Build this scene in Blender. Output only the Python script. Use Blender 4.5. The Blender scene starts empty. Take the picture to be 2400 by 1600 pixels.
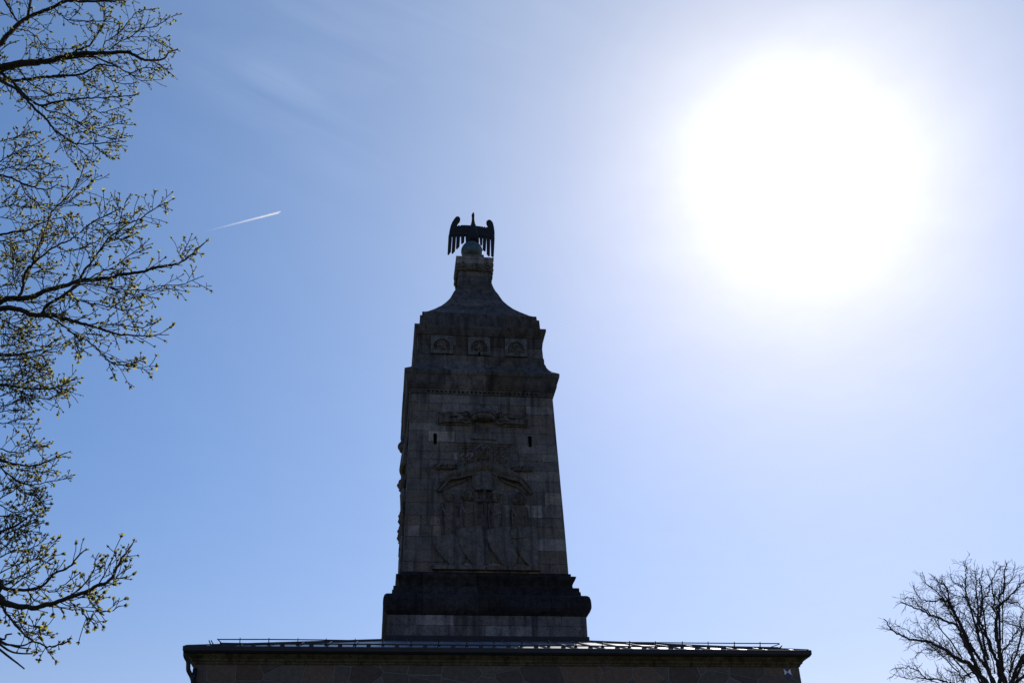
import bpy, bmesh, math, random
from mathutils import Vector, Matrix, noise

sc = bpy.context.scene
col = sc.collection
R = math.radians

# ------------------------------------------------------------------ camera
CAM = Vector((-2.4832, -26.3921, 1.6))
YAW, PITCH, ROLL, FPX = .1351, .5509, -.0287, 2350.7
_f = Vector((math.sin(YAW) * math.cos(PITCH), math.cos(YAW) * math.cos(PITCH), math.sin(PITCH)))
_r0 = Vector((math.cos(YAW), -math.sin(YAW), 0))
_u0 = _r0.cross(_f)
_r = _r0 * math.cos(ROLL) + _u0 * math.sin(ROLL)
_u = _u0 * math.cos(ROLL) - _r0 * math.sin(ROLL)
cd = bpy.data.cameras.new('camera')
cam = bpy.data.objects.new('camera', cd)
col.objects.link(cam)
M = Matrix((_r, _u, -_f)).transposed().to_4x4()
M.translation = CAM
cam.matrix_world = M
cd.sensor_width = 36
cd.lens = FPX / 2400 * 36
cd.clip_end = 60000
sc.camera = cam

# ------------------------------------------------------------------ light
SUN_EL, SUN_AZ = R(39.0), R(28.45)
SUN = Vector((math.sin(SUN_AZ) * math.cos(SUN_EL), math.cos(SUN_AZ) * math.cos(SUN_EL), math.sin(SUN_EL)))
sc.view_settings.view_transform = 'Standard'
sc.view_settings.look = 'None'
sc.view_settings.exposure = 0
sc.view_settings.gamma = 1

w = bpy.data.worlds.new('World')
sc.world = w
w.use_nodes = True
nt = w.node_tree


def N(tree, typ, **kw):
    n = tree.nodes.new(typ)
    for k, v in kw.items():
        setattr(n, k, v)
    return n


def link(tree, a, b):
    tree.links.new(a, b)


def math_node(tree, op, a, b=None, c=None, clamp=False):
    n = tree.nodes.new('ShaderNodeMath')
    n.operation = op
    n.use_clamp = clamp
    for i, v in enumerate((a, b, c)):
        if v is None:
            continue
        if isinstance(v, (int, float)):
            n.inputs[i].default_value = v
        else:
            tree.links.new(v, n.inputs[i])
    return n.outputs[0]


def ramp(tree, fac, lo, hi):
    n = tree.nodes.new('ShaderNodeMapRange')
    n.clamp = True
    n.inputs[1].default_value = lo
    n.inputs[2].default_value = hi
    tree.links.new(fac, n.inputs[0])
    return n.outputs[0]


sky = N(nt, 'ShaderNodeTexSky', sky_type='NISHITA', sun_disc=False)
sky.sun_elevation = SUN_EL
sky.sun_rotation = SUN_AZ
sky.dust_density = .3
sky.air_density = 1.5
sky.ozone_density = 4.0
hsv = N(nt, 'ShaderNodeHueSaturation')
hsv.inputs['Saturation'].default_value = 1.39
link(nt, sky.outputs[0], hsv.inputs['Color'])
gain = N(nt, 'ShaderNodeMixRGB', blend_type='MULTIPLY')
gain.inputs[0].default_value = 1
gain.inputs[2].default_value = (1.11, .812, 1.015, 1)
link(nt, hsv.outputs[0], gain.inputs[1])
geo = N(nt, 'ShaderNodeTexCoord')
dirv = geo.outputs['Generated']
# bright veil of thin cirrus round the sun, by the angle to the sun
dot = N(nt, 'ShaderNodeVectorMath', operation='DOT_PRODUCT')
nrm = N(nt, 'ShaderNodeVectorMath', operation='NORMALIZE')
link(nt, dirv, nrm.inputs[0])
link(nt, nrm.outputs[0], dot.inputs[0])
dot.inputs[1].default_value = SUN
ang = math_node(nt, 'ARCCOSINE', math_node(nt, 'MINIMUM', dot.outputs['Value'], .999999))
AUR_A, AUR_S = 15.0, 2.65
aur = math_node(nt, 'MULTIPLY', math_node(nt, 'EXPONENT', math_node(nt, 'DIVIDE', ang, -R(AUR_S))), AUR_A)
aur2 = math_node(nt, 'MULTIPLY', math_node(nt, 'EXPONENT', math_node(nt, 'DIVIDE', ang, -R(24.19))), 5.0)
# cirrus wisps in a plane high above: one soft patch of combed streaks, fainter shreds elsewhere
sep = N(nt, 'ShaderNodeSeparateXYZ')
link(nt, nrm.outputs[0], sep.inputs[0])
zc = math_node(nt, 'MAXIMUM', sep.outputs[2], .06)
cmb = N(nt, 'ShaderNodeCombineXYZ')
link(nt, math_node(nt, 'DIVIDE', sep.outputs[0], zc), cmb.inputs[0])
link(nt, math_node(nt, 'DIVIDE', sep.outputs[1], zc), cmb.inputs[1])
mp = N(nt, 'ShaderNodeMapping', vector_type='TEXTURE')
mp.inputs['Location'].default_value = (.4, 2.31, 0)
mp.inputs['Rotation'].default_value = (0, 0, R(29))
mp.inputs['Scale'].default_value = (.6, .18, 1)
link(nt, cmb.outputs[0], mp.inputs[0])
cn = N(nt, 'ShaderNodeTexNoise')
cn.inputs['Scale'].default_value = 1.6
cn.inputs['Detail'].default_value = 5
cn.inputs['Roughness'].default_value = .5
cn.inputs['Distortion'].default_value = .8
link(nt, mp.outputs[0], cn.inputs['Vector'])


def patch(cx, cy, rad):
    d_ = N(nt, 'ShaderNodeVectorMath', operation='DISTANCE')
    link(nt, cmb.outputs[0], d_.inputs[0])
    d_.inputs[1].default_value = (cx, cy, 0)
    q_ = math_node(nt, 'DIVIDE', d_.outputs['Value'], rad)
    return math_node(nt, 'EXPONENT', math_node(nt, 'MULTIPLY', math_node(nt, 'MULTIPLY', q_, q_), -1.0))


st_w = math_node(nt, 'MULTIPLY', math_node(nt, 'ADD', patch(-.185, .962, .035), math_node(nt, 'ADD', patch(-.150, .988, .032), patch(-.118, 1.003, .026))), .9)
pm_ = math_node(nt, 'ADD', math_node(nt, 'ADD', st_w, patch(-.10, .96, .20)), math_node(nt, 'MULTIPLY', patch(.28, .78, .22), .5))
cl = math_node(nt, 'MULTIPLY', ramp(nt, cn.outputs[0], .40, .85), pm_)
cl = math_node(nt, 'MULTIPLY', cl, .85)
# the veil is uneven: thin cloud drifts across the sun
un = N(nt, 'ShaderNodeTexNoise')
un.inputs['Scale'].default_value = 7
un.inputs['Detail'].default_value = 4
un.inputs['Roughness'].default_value = .55
link(nt, cmb.outputs[0], un.inputs['Vector'])
tot = math_node(nt, 'ADD', math_node(nt, 'MULTIPLY', aur, math_node(nt, 'ADD', math_node(nt, 'MULTIPLY', un.outputs[0], 1.3), .35)),
                math_node(nt, 'MULTIPLY', aur2, math_node(nt, 'ADD', math_node(nt, 'MULTIPLY', un.outputs[0], .12), .94)))
veil = N(nt, 'ShaderNodeMixRGB', blend_type='ADD')
veil.inputs[0].default_value = 1
link(nt, gain.outputs[0], veil.inputs[1])
vc = N(nt, 'ShaderNodeMixRGB', blend_type='MULTIPLY')
vc.inputs[0].default_value = 1
vc.inputs[1].default_value = (1.0, 1.075, .55, 1)
link(nt, tot, vc.inputs[2])
link(nt, vc.outputs[0], veil.inputs[2])
wisp = N(nt, 'ShaderNodeMixRGB', blend_type='ADD')
wisp.inputs[0].default_value = 1
link(nt, veil.outputs[0], wisp.inputs[1])
wc = N(nt, 'ShaderNodeMixRGB', blend_type='MULTIPLY')
wc.inputs[0].default_value = 1
wc.inputs[1].default_value = (1, 1, .95, 1)
link(nt, cl, wc.inputs[2])
link(nt, wc.outputs[0], wisp.inputs[2])
bg = nt.nodes['Background']
bg.inputs[1].default_value = .1
link(nt, wisp.outputs[0], bg.inputs[0])

sd = bpy.data.lights.new('sun', 'SUN')
sd.energy = 4.0
sd.angle = R(.5)
sd.color = (1, .95, .87)
so = bpy.data.objects.new('sun', sd)
so.rotation_euler = (-SUN).to_track_quat('-Z', 'Y').to_euler()
so.location = SUN * 60
col.objects.link(so)

# ------------------------------------------------------------------ helpers


class MB:
    """collects shapes, links them as one mesh object"""

    def __init__(s):
        s.v, s.f, s.fade = [], [], []

    def add(s, vs, fs):
        o = len(s.v)
        s.v += [tuple(v) for v in vs]
        s.f += [tuple(i + o for i in f) for f in fs]

    def box(s, c, d, rot=None):
        vs = [Vector((x * d[0] / 2, y * d[1] / 2, z * d[2] / 2)) for x in (-1, 1) for y in (-1, 1) for z in (-1, 1)]
        if rot:
            vs = [rot @ v for v in vs]
        s.add([v + Vector(c) for v in vs],
              [(0, 1, 3, 2), (4, 6, 7, 5), (0, 4, 5, 1), (2, 3, 7, 6), (0, 2, 6, 4), (1, 5, 7, 3)])

    def bar(s, a, b, wd, hg):
        a, b = Vector(a), Vector(b)
        d = b - a
        q = d.to_track_quat('Y', 'Z').to_matrix()
        s.box((a + b) / 2, (wd, d.length, hg), q)

    def tube(s, pts, rad, n=6, cap=True):
        pts = [Vector(p) for p in pts]
        if len(pts) < 2:
            return
        if isinstance(rad, (int, float)):
            rad = [rad] * len(pts)
        t = (pts[1] - pts[0]).normalized()
        x = t.orthogonal().normalized()
        o = len(s.v)
        for i, p in enumerate(pts):
            if 0 < i < len(pts) - 1:
                t2 = (pts[i + 1] - pts[i - 1])
            else:
                t2 = (pts[min(i + 1, len(pts) - 1)] - pts[max(0, i - 1)])
            if t2.length > 1e-9:
                t = t2.normalized()
            x = x - t * x.dot(t)
            x = x.normalized() if x.length > 1e-6 else t.orthogonal().normalized()
            y = t.cross(x)
            for k in range(n):
                a = 2 * math.pi * k / n
                s.v.append(tuple(p + (x * math.cos(a) + y * math.sin(a)) * rad[i]))
        for i in range(len(pts) - 1):
            for k in range(n):
                a, b = o + i * n + k, o + i * n + (k + 1) % n
                s.f.append((a, b, b + n, a + n))
        if cap:
            s.f.append(tuple(o + k for k in reversed(range(n))))
            e = o + (len(pts) - 1) * n
            s.f.append(tuple(e + k for k in range(n)))

    def loft_square(s, prof, cap=True):
        o = len(s.v)
        for h, z in prof:
            s.v += [(-h, -h, z), (h, -h, z), (h, h, z), (-h, h, z)]
        for i in range(len(prof) - 1):
            for k in range(4):
                a, b = o + 4 * i + k, o + 4 * i + (k + 1) % 4
                s.f.append((a, b, b + 4, a + 4))
        if cap:
            s.f.append((o + 3, o + 2, o + 1, o))
            e = o + 4 * (len(prof) - 1)
            s.f.append((e, e + 1, e + 2, e + 3))

    def prism(s, poly, place, d):
        """poly: list of (u,v); place(u,v,w)->xyz; depth 0..d"""
        n = len(poly)
        vs = [place(u, v, 0) for u, v in poly] + [place(u, v, d) for u, v in poly]
        fs = [tuple(range(n - 1, -1, -1)), tuple(range(n, 2 * n))]
        fs += [(i, (i + 1) % n, n + (i + 1) % n, n + i) for i in range(n)]
        s.add(vs, fs)

    def blob(s, place, c, r, nu=12, nv=8, top=1.0):
        """ellipsoid in face coordinates (u, v, w)"""
        vs, fs = [], []
        for j in range(nv + 1):
            ph = math.pi * j / nv
            for i in range(nu):
                a = 2 * math.pi * i / nu
                vs.append(place(c[0] + r[0] * math.sin(ph) * math.cos(a), c[1] + r[1] * math.cos(ph),
                                c[2] + r[2] * math.sin(ph) * math.sin(a)))
        for j in range(nv):
            for i in range(nu):
                a, b = j * nu + i, j * nu + (i + 1) % nu
                fs.append((a, b, b + nu, a + nu))
        s.add(vs, fs)

    def build(s, name, mat, parent=None, smooth=False, post=None):
        me = bpy.data.meshes.new(name)
        vs = [post(v) for v in s.v] if post else s.v
        me.from_pydata(vs, [], s.f)
        bm = bmesh.new()
        bm.from_mesh(me)
        if len(s.f) < 60000:
            bmesh.ops.recalc_face_normals(bm, faces=bm.faces)
        bm.to_mesh(me)
        bm.free()
        if smooth:
            me.polygons.foreach_set('use_smooth', [True] * len(me.polygons))
        me.materials.append(mat)
        ob = bpy.data.objects.new(name, me)
        col.objects.link(ob)
        if parent:
            ob.parent = parent
        return ob


def tag(o, label=None, cat=None, group=None, kind=None):
    if label:
        o['label'] = label
    if cat:
        o['category'] = cat
    if group:
        o['group'] = group
    if kind:
        o['kind'] = kind
    return o


def thing(name, label, cat, loc=(0, 0, 0)):
    o = bpy.data.objects.new(name, None)
    o.empty_display_size = .3
    o.location = loc
    col.objects.link(o)
    return tag(o, label, cat)


def keep(o, root):
    """parent that keeps world coordinates of a mesh written in world space"""
    o.parent = root
    o.location = -Vector(root.location)
    return o


def catmull(pts, sub):
    out = []
    n = len(pts)
    for i in range(n - 1):
        p0, p1, p2, p3 = pts[max(0, i - 1)], pts[i], pts[i + 1], pts[min(n - 1, i + 2)]
        for k in range(sub):
            t = k / sub
            out.append(.5 * ((2 * p1) + (p2 - p0) * t + (2 * p0 - 5 * p1 + 4 * p2 - p3) * t * t
                             + (3 * p1 - p0 - 3 * p2 + p3) * t * t * t))
    out.append(pts[-1])
    return out


# ------------------------------------------------------------------ materials
def new_mat(name):
    m = bpy.data.materials.new(name)
    m.use_nodes = True
    t = m.node_tree
    return m, t, t.nodes['Principled BSDF']


def stone(name, dark, light, island=.5, scale=3.0, rough=.9, specks=True, bump=.35, streak=True, brown=(.5, .42, .3)):
    m, t, b = new_mat(name)
    tc = N(t, 'ShaderNodeTexCoord')
    n1 = N(t, 'ShaderNodeTexNoise')
    n1.inputs['Scale'].default_value = scale
    n1.inputs['Detail'].default_value = 9
    n1.inputs['Roughness'].default_value = .68
    link(t, tc.outputs['Object'], n1.inputs['Vector'])
    mx = N(t, 'ShaderNodeMixRGB')
    mx.inputs[1].default_value = (*dark, 1)
    mx.inputs[2].default_value = (*light, 1)
    link(t, ramp(t, n1.outputs[0], .3, .72), mx.inputs[0])
    c = mx.outputs[0]
    g = N(t, 'ShaderNodeNewGeometry')
    # every block has its own tone
    rn = g.outputs['Random Per Island']
    tone = math_node(t, 'ADD', math_node(t, 'ADD', math_node(t, 'MULTIPLY', math_node(t, 'POWER', rn, 9.0), island * 2.2), math_node(t, 'MULTIPLY', rn, island * .5)), 1 - island * .45)
    ml = N(t, 'ShaderNodeMixRGB', blend_type='MULTIPLY')
    ml.inputs[0].default_value = 1
    link(t, c, ml.inputs[1])
    link(t, tone, ml.inputs[2])
    c = ml.outputs[0]
    # some blocks browner
    br = N(t, 'ShaderNodeMixRGB', blend_type='MULTIPLY')
    wn = N(t, 'ShaderNodeTexWhiteNoise', noise_dimensions='1D')
    link(t, math_node(t, 'MULTIPLY', rn, 37.0), wn.inputs['W'])
    link(t, math_node(t, 'MULTIPLY', ramp(t, wn.outputs[0], .45, 1.0), .55), br.inputs[0])
    br.inputs[2].default_value = (brown[0] * 1.9, brown[1] * 1.9, brown[2] * 1.9, 1)
    link(t, c, br.inputs[1])
    c = br.outputs[0]
    if streak:
        mp = N(t, 'ShaderNodeMapping')
        mp.inputs['Scale'].default_value = (4.5, 4.5, .35)
        link(t, tc.outputs['Object'], mp.inputs[0])
        n2 = N(t, 'ShaderNodeTexNoise')
        n2.inputs['Scale'].default_value = 1.6
        n2.inputs['Detail'].default_value = 6
        link(t, mp.outputs[0], n2.inputs['Vector'])
        sm = N(t, 'ShaderNodeMixRGB', blend_type='MULTIPLY')
        sm.inputs[2].default_value = (.34, .35, .38, 1)
        link(t, math_node(t, 'MULTIPLY', ramp(t, n2.outputs[0], .48, .7), .9), sm.inputs[0])
        link(t, c, sm.inputs[1])
        c = sm.outputs[0]
    n3 = N(t, 'ShaderNodeTexNoise')
    n3.inputs['Scale'].default_value = 26
    n3.inputs['Detail'].default_value = 5
    n3.inputs['Roughness'].default_value = .7
    link(t, tc.outputs['Object'], n3.inputs['Vector'])
    fm = N(t, 'ShaderNodeMixRGB', blend_type='MULTIPLY')
    fm.inputs[2].default_value = (.3, .3, .32, 1)
    link(t, ramp(t, n3.outputs[0], .52, .66), fm.inputs[0])
    link(t, c, fm.inputs[1])
    c = fm.outputs[0]
    if specks:
        vo = N(t, 'ShaderNodeTexNoise')
        vo.inputs['Scale'].default_value = 9
        vo.inputs['Detail'].default_value = 8
        vo.inputs['Roughness'].default_value = .8
        link(t, tc.outputs['Object'], vo.inputs['Vector'])
        wm = N(t, 'ShaderNodeMixRGB')
        wm.inputs[2].default_value = (.33, .34, .34, 1)
        link(t, math_node(t, 'MULTIPLY', ramp(t, vo.outputs[0], .665, .74), .75), wm.inputs[0])
        link(t, c, wm.inputs[1])
        c = wm.outputs[0]
    link(t, c, b.inputs['Base Color'])
    b.inputs['Roughness'].default_value = rough
    b.inputs['Specular IOR Level'].default_value = .2
    bp = N(t, 'ShaderNodeBump')
    bp.inputs['Strength'].default_value = bump
    bp.inputs['Distance'].default_value = .03
    hs = math_node(t, 'ADD', math_node(t, 'MULTIPLY', n3.outputs[0], .6), n1.outputs[0])
    link(t, hs, bp.inputs['Height'])
    link(t, bp.outputs[0], b.inputs['Normal'])
    return m


def plain(name, colr, rough=.5, metal=0.0, nscale=8, amount=.35, spec=.5, bump=.0):
    m, t, b = new_mat(name)
    tc = N(t, 'ShaderNodeTexCoord')
    n1 = N(t, 'ShaderNodeTexNoise')
    n1.inputs['Scale'].default_value = nscale
    n1.inputs['Detail'].default_value = 6
    n1.inputs['Roughness'].default_value = .65
    link(t, tc.outputs['Object'], n1.inputs['Vector'])
    mx = N(t, 'ShaderNodeMixRGB')
    mx.inputs[1].default_value = (*[c * (1 - amount) for c in colr], 1)
    mx.inputs[2].default_value = (*[min(1, c * (1 + amount)) for c in colr], 1)
    link(t, ramp(t, n1.outputs[0], .3, .7), mx.inputs[0])
    link(t, mx.outputs[0], b.inputs['Base Color'])
    b.inputs['Roughness'].default_value = rough
    b.inputs['Metallic'].default_value = metal
    b.inputs['Specular IOR Level'].default_value = spec
    if bump:
        bp = N(t, 'ShaderNodeBump')
        bp.inputs['Strength'].default_value = bump
        bp.inputs['Distance'].default_value = .02
        link(t, n1.outputs[0], bp.inputs['Height'])
        link(t, bp.outputs[0], b.inputs['Normal'])
    return m


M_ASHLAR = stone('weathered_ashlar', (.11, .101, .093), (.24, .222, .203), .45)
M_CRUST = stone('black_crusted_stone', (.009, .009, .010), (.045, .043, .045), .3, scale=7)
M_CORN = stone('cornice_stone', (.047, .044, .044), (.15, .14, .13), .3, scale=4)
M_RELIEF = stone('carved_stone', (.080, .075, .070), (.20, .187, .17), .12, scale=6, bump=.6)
M_NICHE = stone('niche_stone', (.075, .072, .07), (.20, .19, .18), .2, scale=6)
M_PLINTH = stone('plinth_stone', (.10, .095, .093), (.225, .213, .20), .35, scale=4, brown=(.5, .45, .4))
M_JOINT = plain('joint_mortar', (.03, .03, .032), .95, nscale=20)
M_DARK = plain('painted_opening_shade', (.003, .003, .0035), .95, spec=0)  # near-black colour stands in for the shade inside small openings
M_HCORN = stone('sandstone_cornice', (.075, .066, .045), (.17, .15, .105), .3, scale=4, brown=(.5, .42, .28))
M_BRONZE = plain('patinated_bronze', (.012, .016, .018), .75, .2, nscale=14, amount=.6, bump=.3)
M_GLOBE = plain('weathered_copper_globe', (.07, .105, .115), .5, .55, nscale=9, amount=.45)
M_GUTTER = plain('dark_sheet_metal', (.02, .022, .03), .55, .4, amount=.3)
M_LEAD = plain('dark_lead_flashing', (.016, .017, .023), .7, .2, amount=.3)
M_GUARD = plain('snow_guard_steel', (.03, .03, .034), .5, .5)
M_BARK = plain('bark', (.035, .029, .025), .9, nscale=25, amount=.5, bump=.6, spec=.2)
M_BARK2 = plain('dark_bark', (.055, .048, .045), .9, nscale=12, amount=.5, bump=.4, spec=.2)
M_BLUE = plain('blue_enamel', (.012, .02, .12), .35, amount=.2)
M_WHITE = plain('white_enamel', (.75, .75, .74), .4, amount=.06)


def roof_mat():
    m, t, b = new_mat('standing_seam_metal')
    tc = N(t, 'ShaderNodeTexCoord')
    mp = N(t, 'ShaderNodeMapping')
    mp.inputs['Scale'].default_value = (.6, 2.5, 2.5)
    link(t, tc.outputs['Object'], mp.inputs[0])
    n1 = N(t, 'ShaderNodeTexNoise')
    n1.inputs['Scale'].default_value = 3
    n1.inputs['Detail'].default_value = 6
    link(t, mp.outputs[0], n1.inputs['Vector'])
    mx = N(t, 'ShaderNodeMixRGB')
    mx.inputs[1].default_value = (.22, .23, .25, 1)
    mx.inputs[2].default_value = (.36, .37, .39, 1)
    link(t, n1.outputs[0], mx.inputs[0])
    link(t, mx.outputs[0], b.inputs['Base Color'])
    b.inputs['Metallic'].default_value = .55
    link(t, math_node(t, 'ADD', math_node(t, 'MULTIPLY', n1.outputs[0], .16), .37), b.inputs['Roughness'])
    bp = N(t, 'ShaderNodeBump')
    bp.inputs['Strength'].default_value = .12
    bp.inputs['Distance'].default_value = .05
    link(t, n1.outputs[0], bp.inputs['Height'])
    link(t, bp.outputs[0], b.inputs['Normal'])
    return m


M_ROOF = roof_mat()


def cyclopean():
    """irregular polygonal masonry with pale pointing"""
    m, t, b = new_mat('polygonal_masonry')
    tc = N(t, 'ShaderNodeTexCoord')
    wr = N(t, 'ShaderNodeTexNoise')
    wr.inputs['Scale'].default_value = 1.1
    link(t, tc.outputs['Object'], wr.inputs['Vector'])
    ad = N(t, 'ShaderNodeMixRGB', blend_type='ADD')
    ad.inputs[0].default_value = .06
    link(t, tc.outputs['Object'], ad.inputs[1])
    link(t, wr.outputs['Color'], ad.inputs[2])
    mp = N(t, 'ShaderNodeMapping')
    mp.inputs['Scale'].default_value = (1.0, 1.0, 1.5)
    link(t, ad.outputs[0], mp.inputs[0])
    v1 = N(t, 'ShaderNodeTexVoronoi', feature='F1')
    v1.inputs['Scale'].default_value = 1.7
    v2 = N(t, 'ShaderNodeTexVoronoi', feature='DISTANCE_TO_EDGE')
    v2.inputs['Scale'].default_value = 1.7
    link(t, mp.outputs[0], v1.inputs['Vector'])
    link(t, mp.outputs[0], v2.inputs['Vector'])
    n1 = N(t, 'ShaderNodeTexNoise')
    n1.inputs['Scale'].default_value = 12
    n1.inputs['Detail'].default_value = 8
    n1.inputs['Roughness'].default_value = .7
    link(t, tc.outputs['Object'], n1.inputs['Vector'])
    bw = N(t, 'ShaderNodeSeparateColor')
    link(t, v1.outputs['Color'], bw.inputs[0])
    mx = N(t, 'ShaderNodeMixRGB')
    mx.inputs[1].default_value = (.085, .075, .068, 1)
    mx.inputs[2].default_value = (.15, .135, .115, 1)
    link(t, bw.outputs[0], mx.inputs[0])
    mr = N(t, 'ShaderNodeMixRGB', blend_type='MULTIPLY')
    mr.inputs[2].default_value = (1.1, .9, .8, 1)
    link(t, ramp(t, bw.outputs[1], .6, .8), mr.inputs[0])
    link(t, mx.outputs[0], mr.inputs[1])
    ml = N(t, 'ShaderNodeMixRGB', blend_type='MULTIPLY')
    ml.inputs[0].default_value = .8
    link(t, mr.outputs[0], ml.inputs[1])
    link(t, math_node(t, 'ADD', math_node(t, 'MULTIPLY', n1.outputs[0], 1.5), .2), ml.inputs[2])
    jm = N(t, 'ShaderNodeMixRGB')
    jm.inputs[2].default_value = (.22, .215, .2, 1)
    link(t, math_node(t, 'MULTIPLY', ramp(t, v2.outputs['Distance'], .02, .006), .6), jm.inputs[0])
    jm_in = ml.outputs[0]
    link(t, jm_in, jm.inputs[1])
    link(t, jm.outputs[0], b.inputs['Base Color'])
    b.inputs['Roughness'].default_value = .92
    b.inputs['Specular IOR Level'].default_value = .2
    bp = N(t, 'ShaderNodeBump')
    bp.inputs['Strength'].default_value = .5
    bp.inputs['Distance'].default_value = .03
    link(t, math_node(t, 'ADD', n1.outputs[0], ramp(t, v2.outputs['Distance'], 0, .06)), bp.inputs['Height'])
    link(t, bp.outputs[0], b.inputs['Normal'])
    return m


M_WALL = cyclopean()


def leaf_mat():
    m, t, b = new_mat('young_leaf')
    out = t.nodes['Material Output']
    g = N(t, 'ShaderNodeNewGeometry')
    mx = N(t, 'ShaderNodeMixRGB')
    mx.inputs[1].default_value = (.20, .19, .065, 1)
    mx.inputs[2].default_value = (.46, .44, .17, 1)
    link(t, g.outputs['Random Per Island'], mx.inputs[0])
    d = N(t, 'ShaderNodeBsdfDiffuse')
    tr = N(t, 'ShaderNodeBsdfTranslucent')
    link(t, mx.outputs[0], d.inputs[0])
    tm = N(t, 'ShaderNodeMixRGB', blend_type='MULTIPLY')
    tm.inputs[0].default_value = 1
    tm.inputs[2].default_value = (1.6, 1.55, 1.1, 1)
    link(t, mx.outputs[0], tm.inputs[1])
    link(t, tm.outputs[0], tr.inputs[0])
    ms = N(t, 'ShaderNodeMixShader')
    ms.inputs[0].default_value = .55
    link(t, d.outputs[0], ms.inputs[1])
    link(t, tr.outputs[0], ms.inputs[2])
    link(t, ms.outputs[0], out.inputs[0])
    return m


M_LEAF = leaf_mat()


def trail_mat():
    m, t, b = new_mat('condensation_trail')
    out = t.nodes['Material Output']
    a = N(t, 'ShaderNodeAttribute', attribute_name='fade')
    d = N(t, 'ShaderNodeBsdfDiffuse')
    tr = N(t, 'ShaderNodeBsdfTranslucent')
    for s in (d, tr):
        s.inputs[0].default_value = (.97, .97, .97, 1)
    ms = N(t, 'ShaderNodeMixShader')
    ms.inputs[0].default_value = .75
    link(t, d.outputs[0], ms.inputs[1])
    link(t, tr.outputs[0], ms.inputs[2])
    tp = N(t, 'ShaderNodeBsdfTransparent')
    m2 = N(t, 'ShaderNodeMixShader')
    link(t, a.outputs['Fac'], m2.inputs[0])
    link(t, tp.outputs[0], m2.inputs[1])
    link(t, ms.outputs[0], m2.inputs[2])
    link(t, m2.outputs[0], out.inputs[0])
    return m


def ground_mat():
    m, t, b = new_mat('meadow')
    tc = N(t, 'ShaderNodeTexCoord')
    n1 = N(t, 'ShaderNodeTexNoise')
    n1.inputs['Scale'].default_value = .35
    n1.inputs['Detail'].default_value = 10
    n1.inputs['Roughness'].default_value = .7
    link(t, tc.outputs['Object'], n1.inputs['Vector'])
    mx = N(t, 'ShaderNodeMixRGB')
    mx.inputs[1].default_value = (.035, .05, .014, 1)
    mx.inputs[2].default_value = (.085, .085, .035, 1)
    link(t, ramp(t, n1.outputs[0], .35, .68), mx.inputs[0])
    link(t, mx.outputs[0], b.inputs['Base Color'])
    b.inputs['Roughness'].default_value = 1
    b.inputs['Specular IOR Level'].default_value = .1
    return m


# ------------------------------------------------------------------ ground
g = MB()
G = 2500
nn = 24
for j in range(nn + 1):
    for i in range(nn + 1):
        x, y = [math.copysign(abs(q) ** 2.2, q) * G for q in (2 * i / nn - 1, 2 * j / nn - 1)]
        d = max(0, math.hypot(x, y) - 60)
        g.v.append((x, y, -d * .012 + (noise.noise((x * .01, y * .01, 3)) * min(4, d * .02))))
for j in range(nn):
    for i in range(nn):
        a = j * (nn + 1) + i
        g.f.append((a, a + 1, a + nn + 2, a + nn + 1))
tag(g.build('ground', ground_mat(), smooth=True), kind='structure')

# ------------------------------------------------------------------ the hall under the tower
hall = thing('stone_hall', 'low square stone hall with metal roof carrying the dark tower', 'building')
HW = 6.07
b = MB()
b.loft_square([(HW + .06, 0), (HW + .06, .5)], True)
b.loft_square([(HW, .502), (HW, 6.64)], True)
b.build('wall', M_WALL, hall)


def moulding(mb, prof, cuts, gap=.009, seed=1, jit=.004):
    """square moulding made of separate stones with open joints, mitred corners"""
    rnd = random.Random(seed)
    for side in range(4):
        ca, sa = [(1, 0), (0, 1), (-1, 0), (0, -1)][side]
        xs = [-1e9] + cuts(rnd) + [1e9]
        for a, c in zip(xs, xs[1:]):
            o = rnd.uniform(-jit, jit)
            n = len(prof)
            ring = []
            for e in (a, c):
                for h, z in prof:
                    x = max(-h, min(h, e + (gap if e == a else -gap))) if abs(e) < 1e8 else math.copysign(h, e)
                    ring.append((x, -(h + o), z))
            back = []
            for e in (a, c):
                for h, z in (prof[0], prof[-1]):
                    hb = h - .2
                    x = math.copysign(hb, e) if abs(e) > 1e8 else max(-hb, min(hb, e + (gap if e == a else -gap)))
                    back.append((x, -hb, z))
            vs = [(ca * x - sa * y, sa * x + ca * y, z) for x, y, z in ring + back]
            fs = [(i, i + 1, n + i + 1, n + i) for i in range(n - 1)]
            k = 2 * n
            fs.append((0, n, k + 2, k))
            fs.append((n - 1, k + 1, k + 3, 2 * n - 1))
            fs.append(tuple(range(n)) + (k + 1, k))
            fs.append(tuple(range(n, 2 * n)) + (k + 3, k + 2))
            mb.add(vs, fs)


def even_cuts(hw, step):
    def f(rnd):
        n = max(1, int(2 * hw / step))
        return [-hw + 2 * hw * (i + rnd.uniform(-.28, .28)) / n for i in range(1, n)]
    return f


b = MB()
moulding(b, [(6.075, 6.578), (6.098, 6.596), (6.10, 6.618), (6.135, 6.642), (6.145, 6.672), (6.19, 6.706), (6.24, 6.745)],
         even_cuts(6.0, 1.6), gap=.004, seed=4)
b.build('cornice', M_HCORN, hall)
b = MB()
b.loft_square([(6.05, 6.749), (6.24, 6.749), (6.27, 6.752), (6.30, 6.79), (6.305, 6.872), (6.30, 6.876), (6.285, 6.876)], False)
b.loft_square([(6.285, 6.876), (6.275, 6.80), (6.0, 6.80)], False)
b.build('gutter', M_GUTTER, hall)

EH, EZ, TH, TZ = 6.262, 6.852, 2.40, 8.045
SL = (TZ - EZ) / (EH - TH)
roof = MB()
roof.loft_square([(EH, EZ - .02), (EH, EZ), (TH, TZ)], False)


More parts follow.
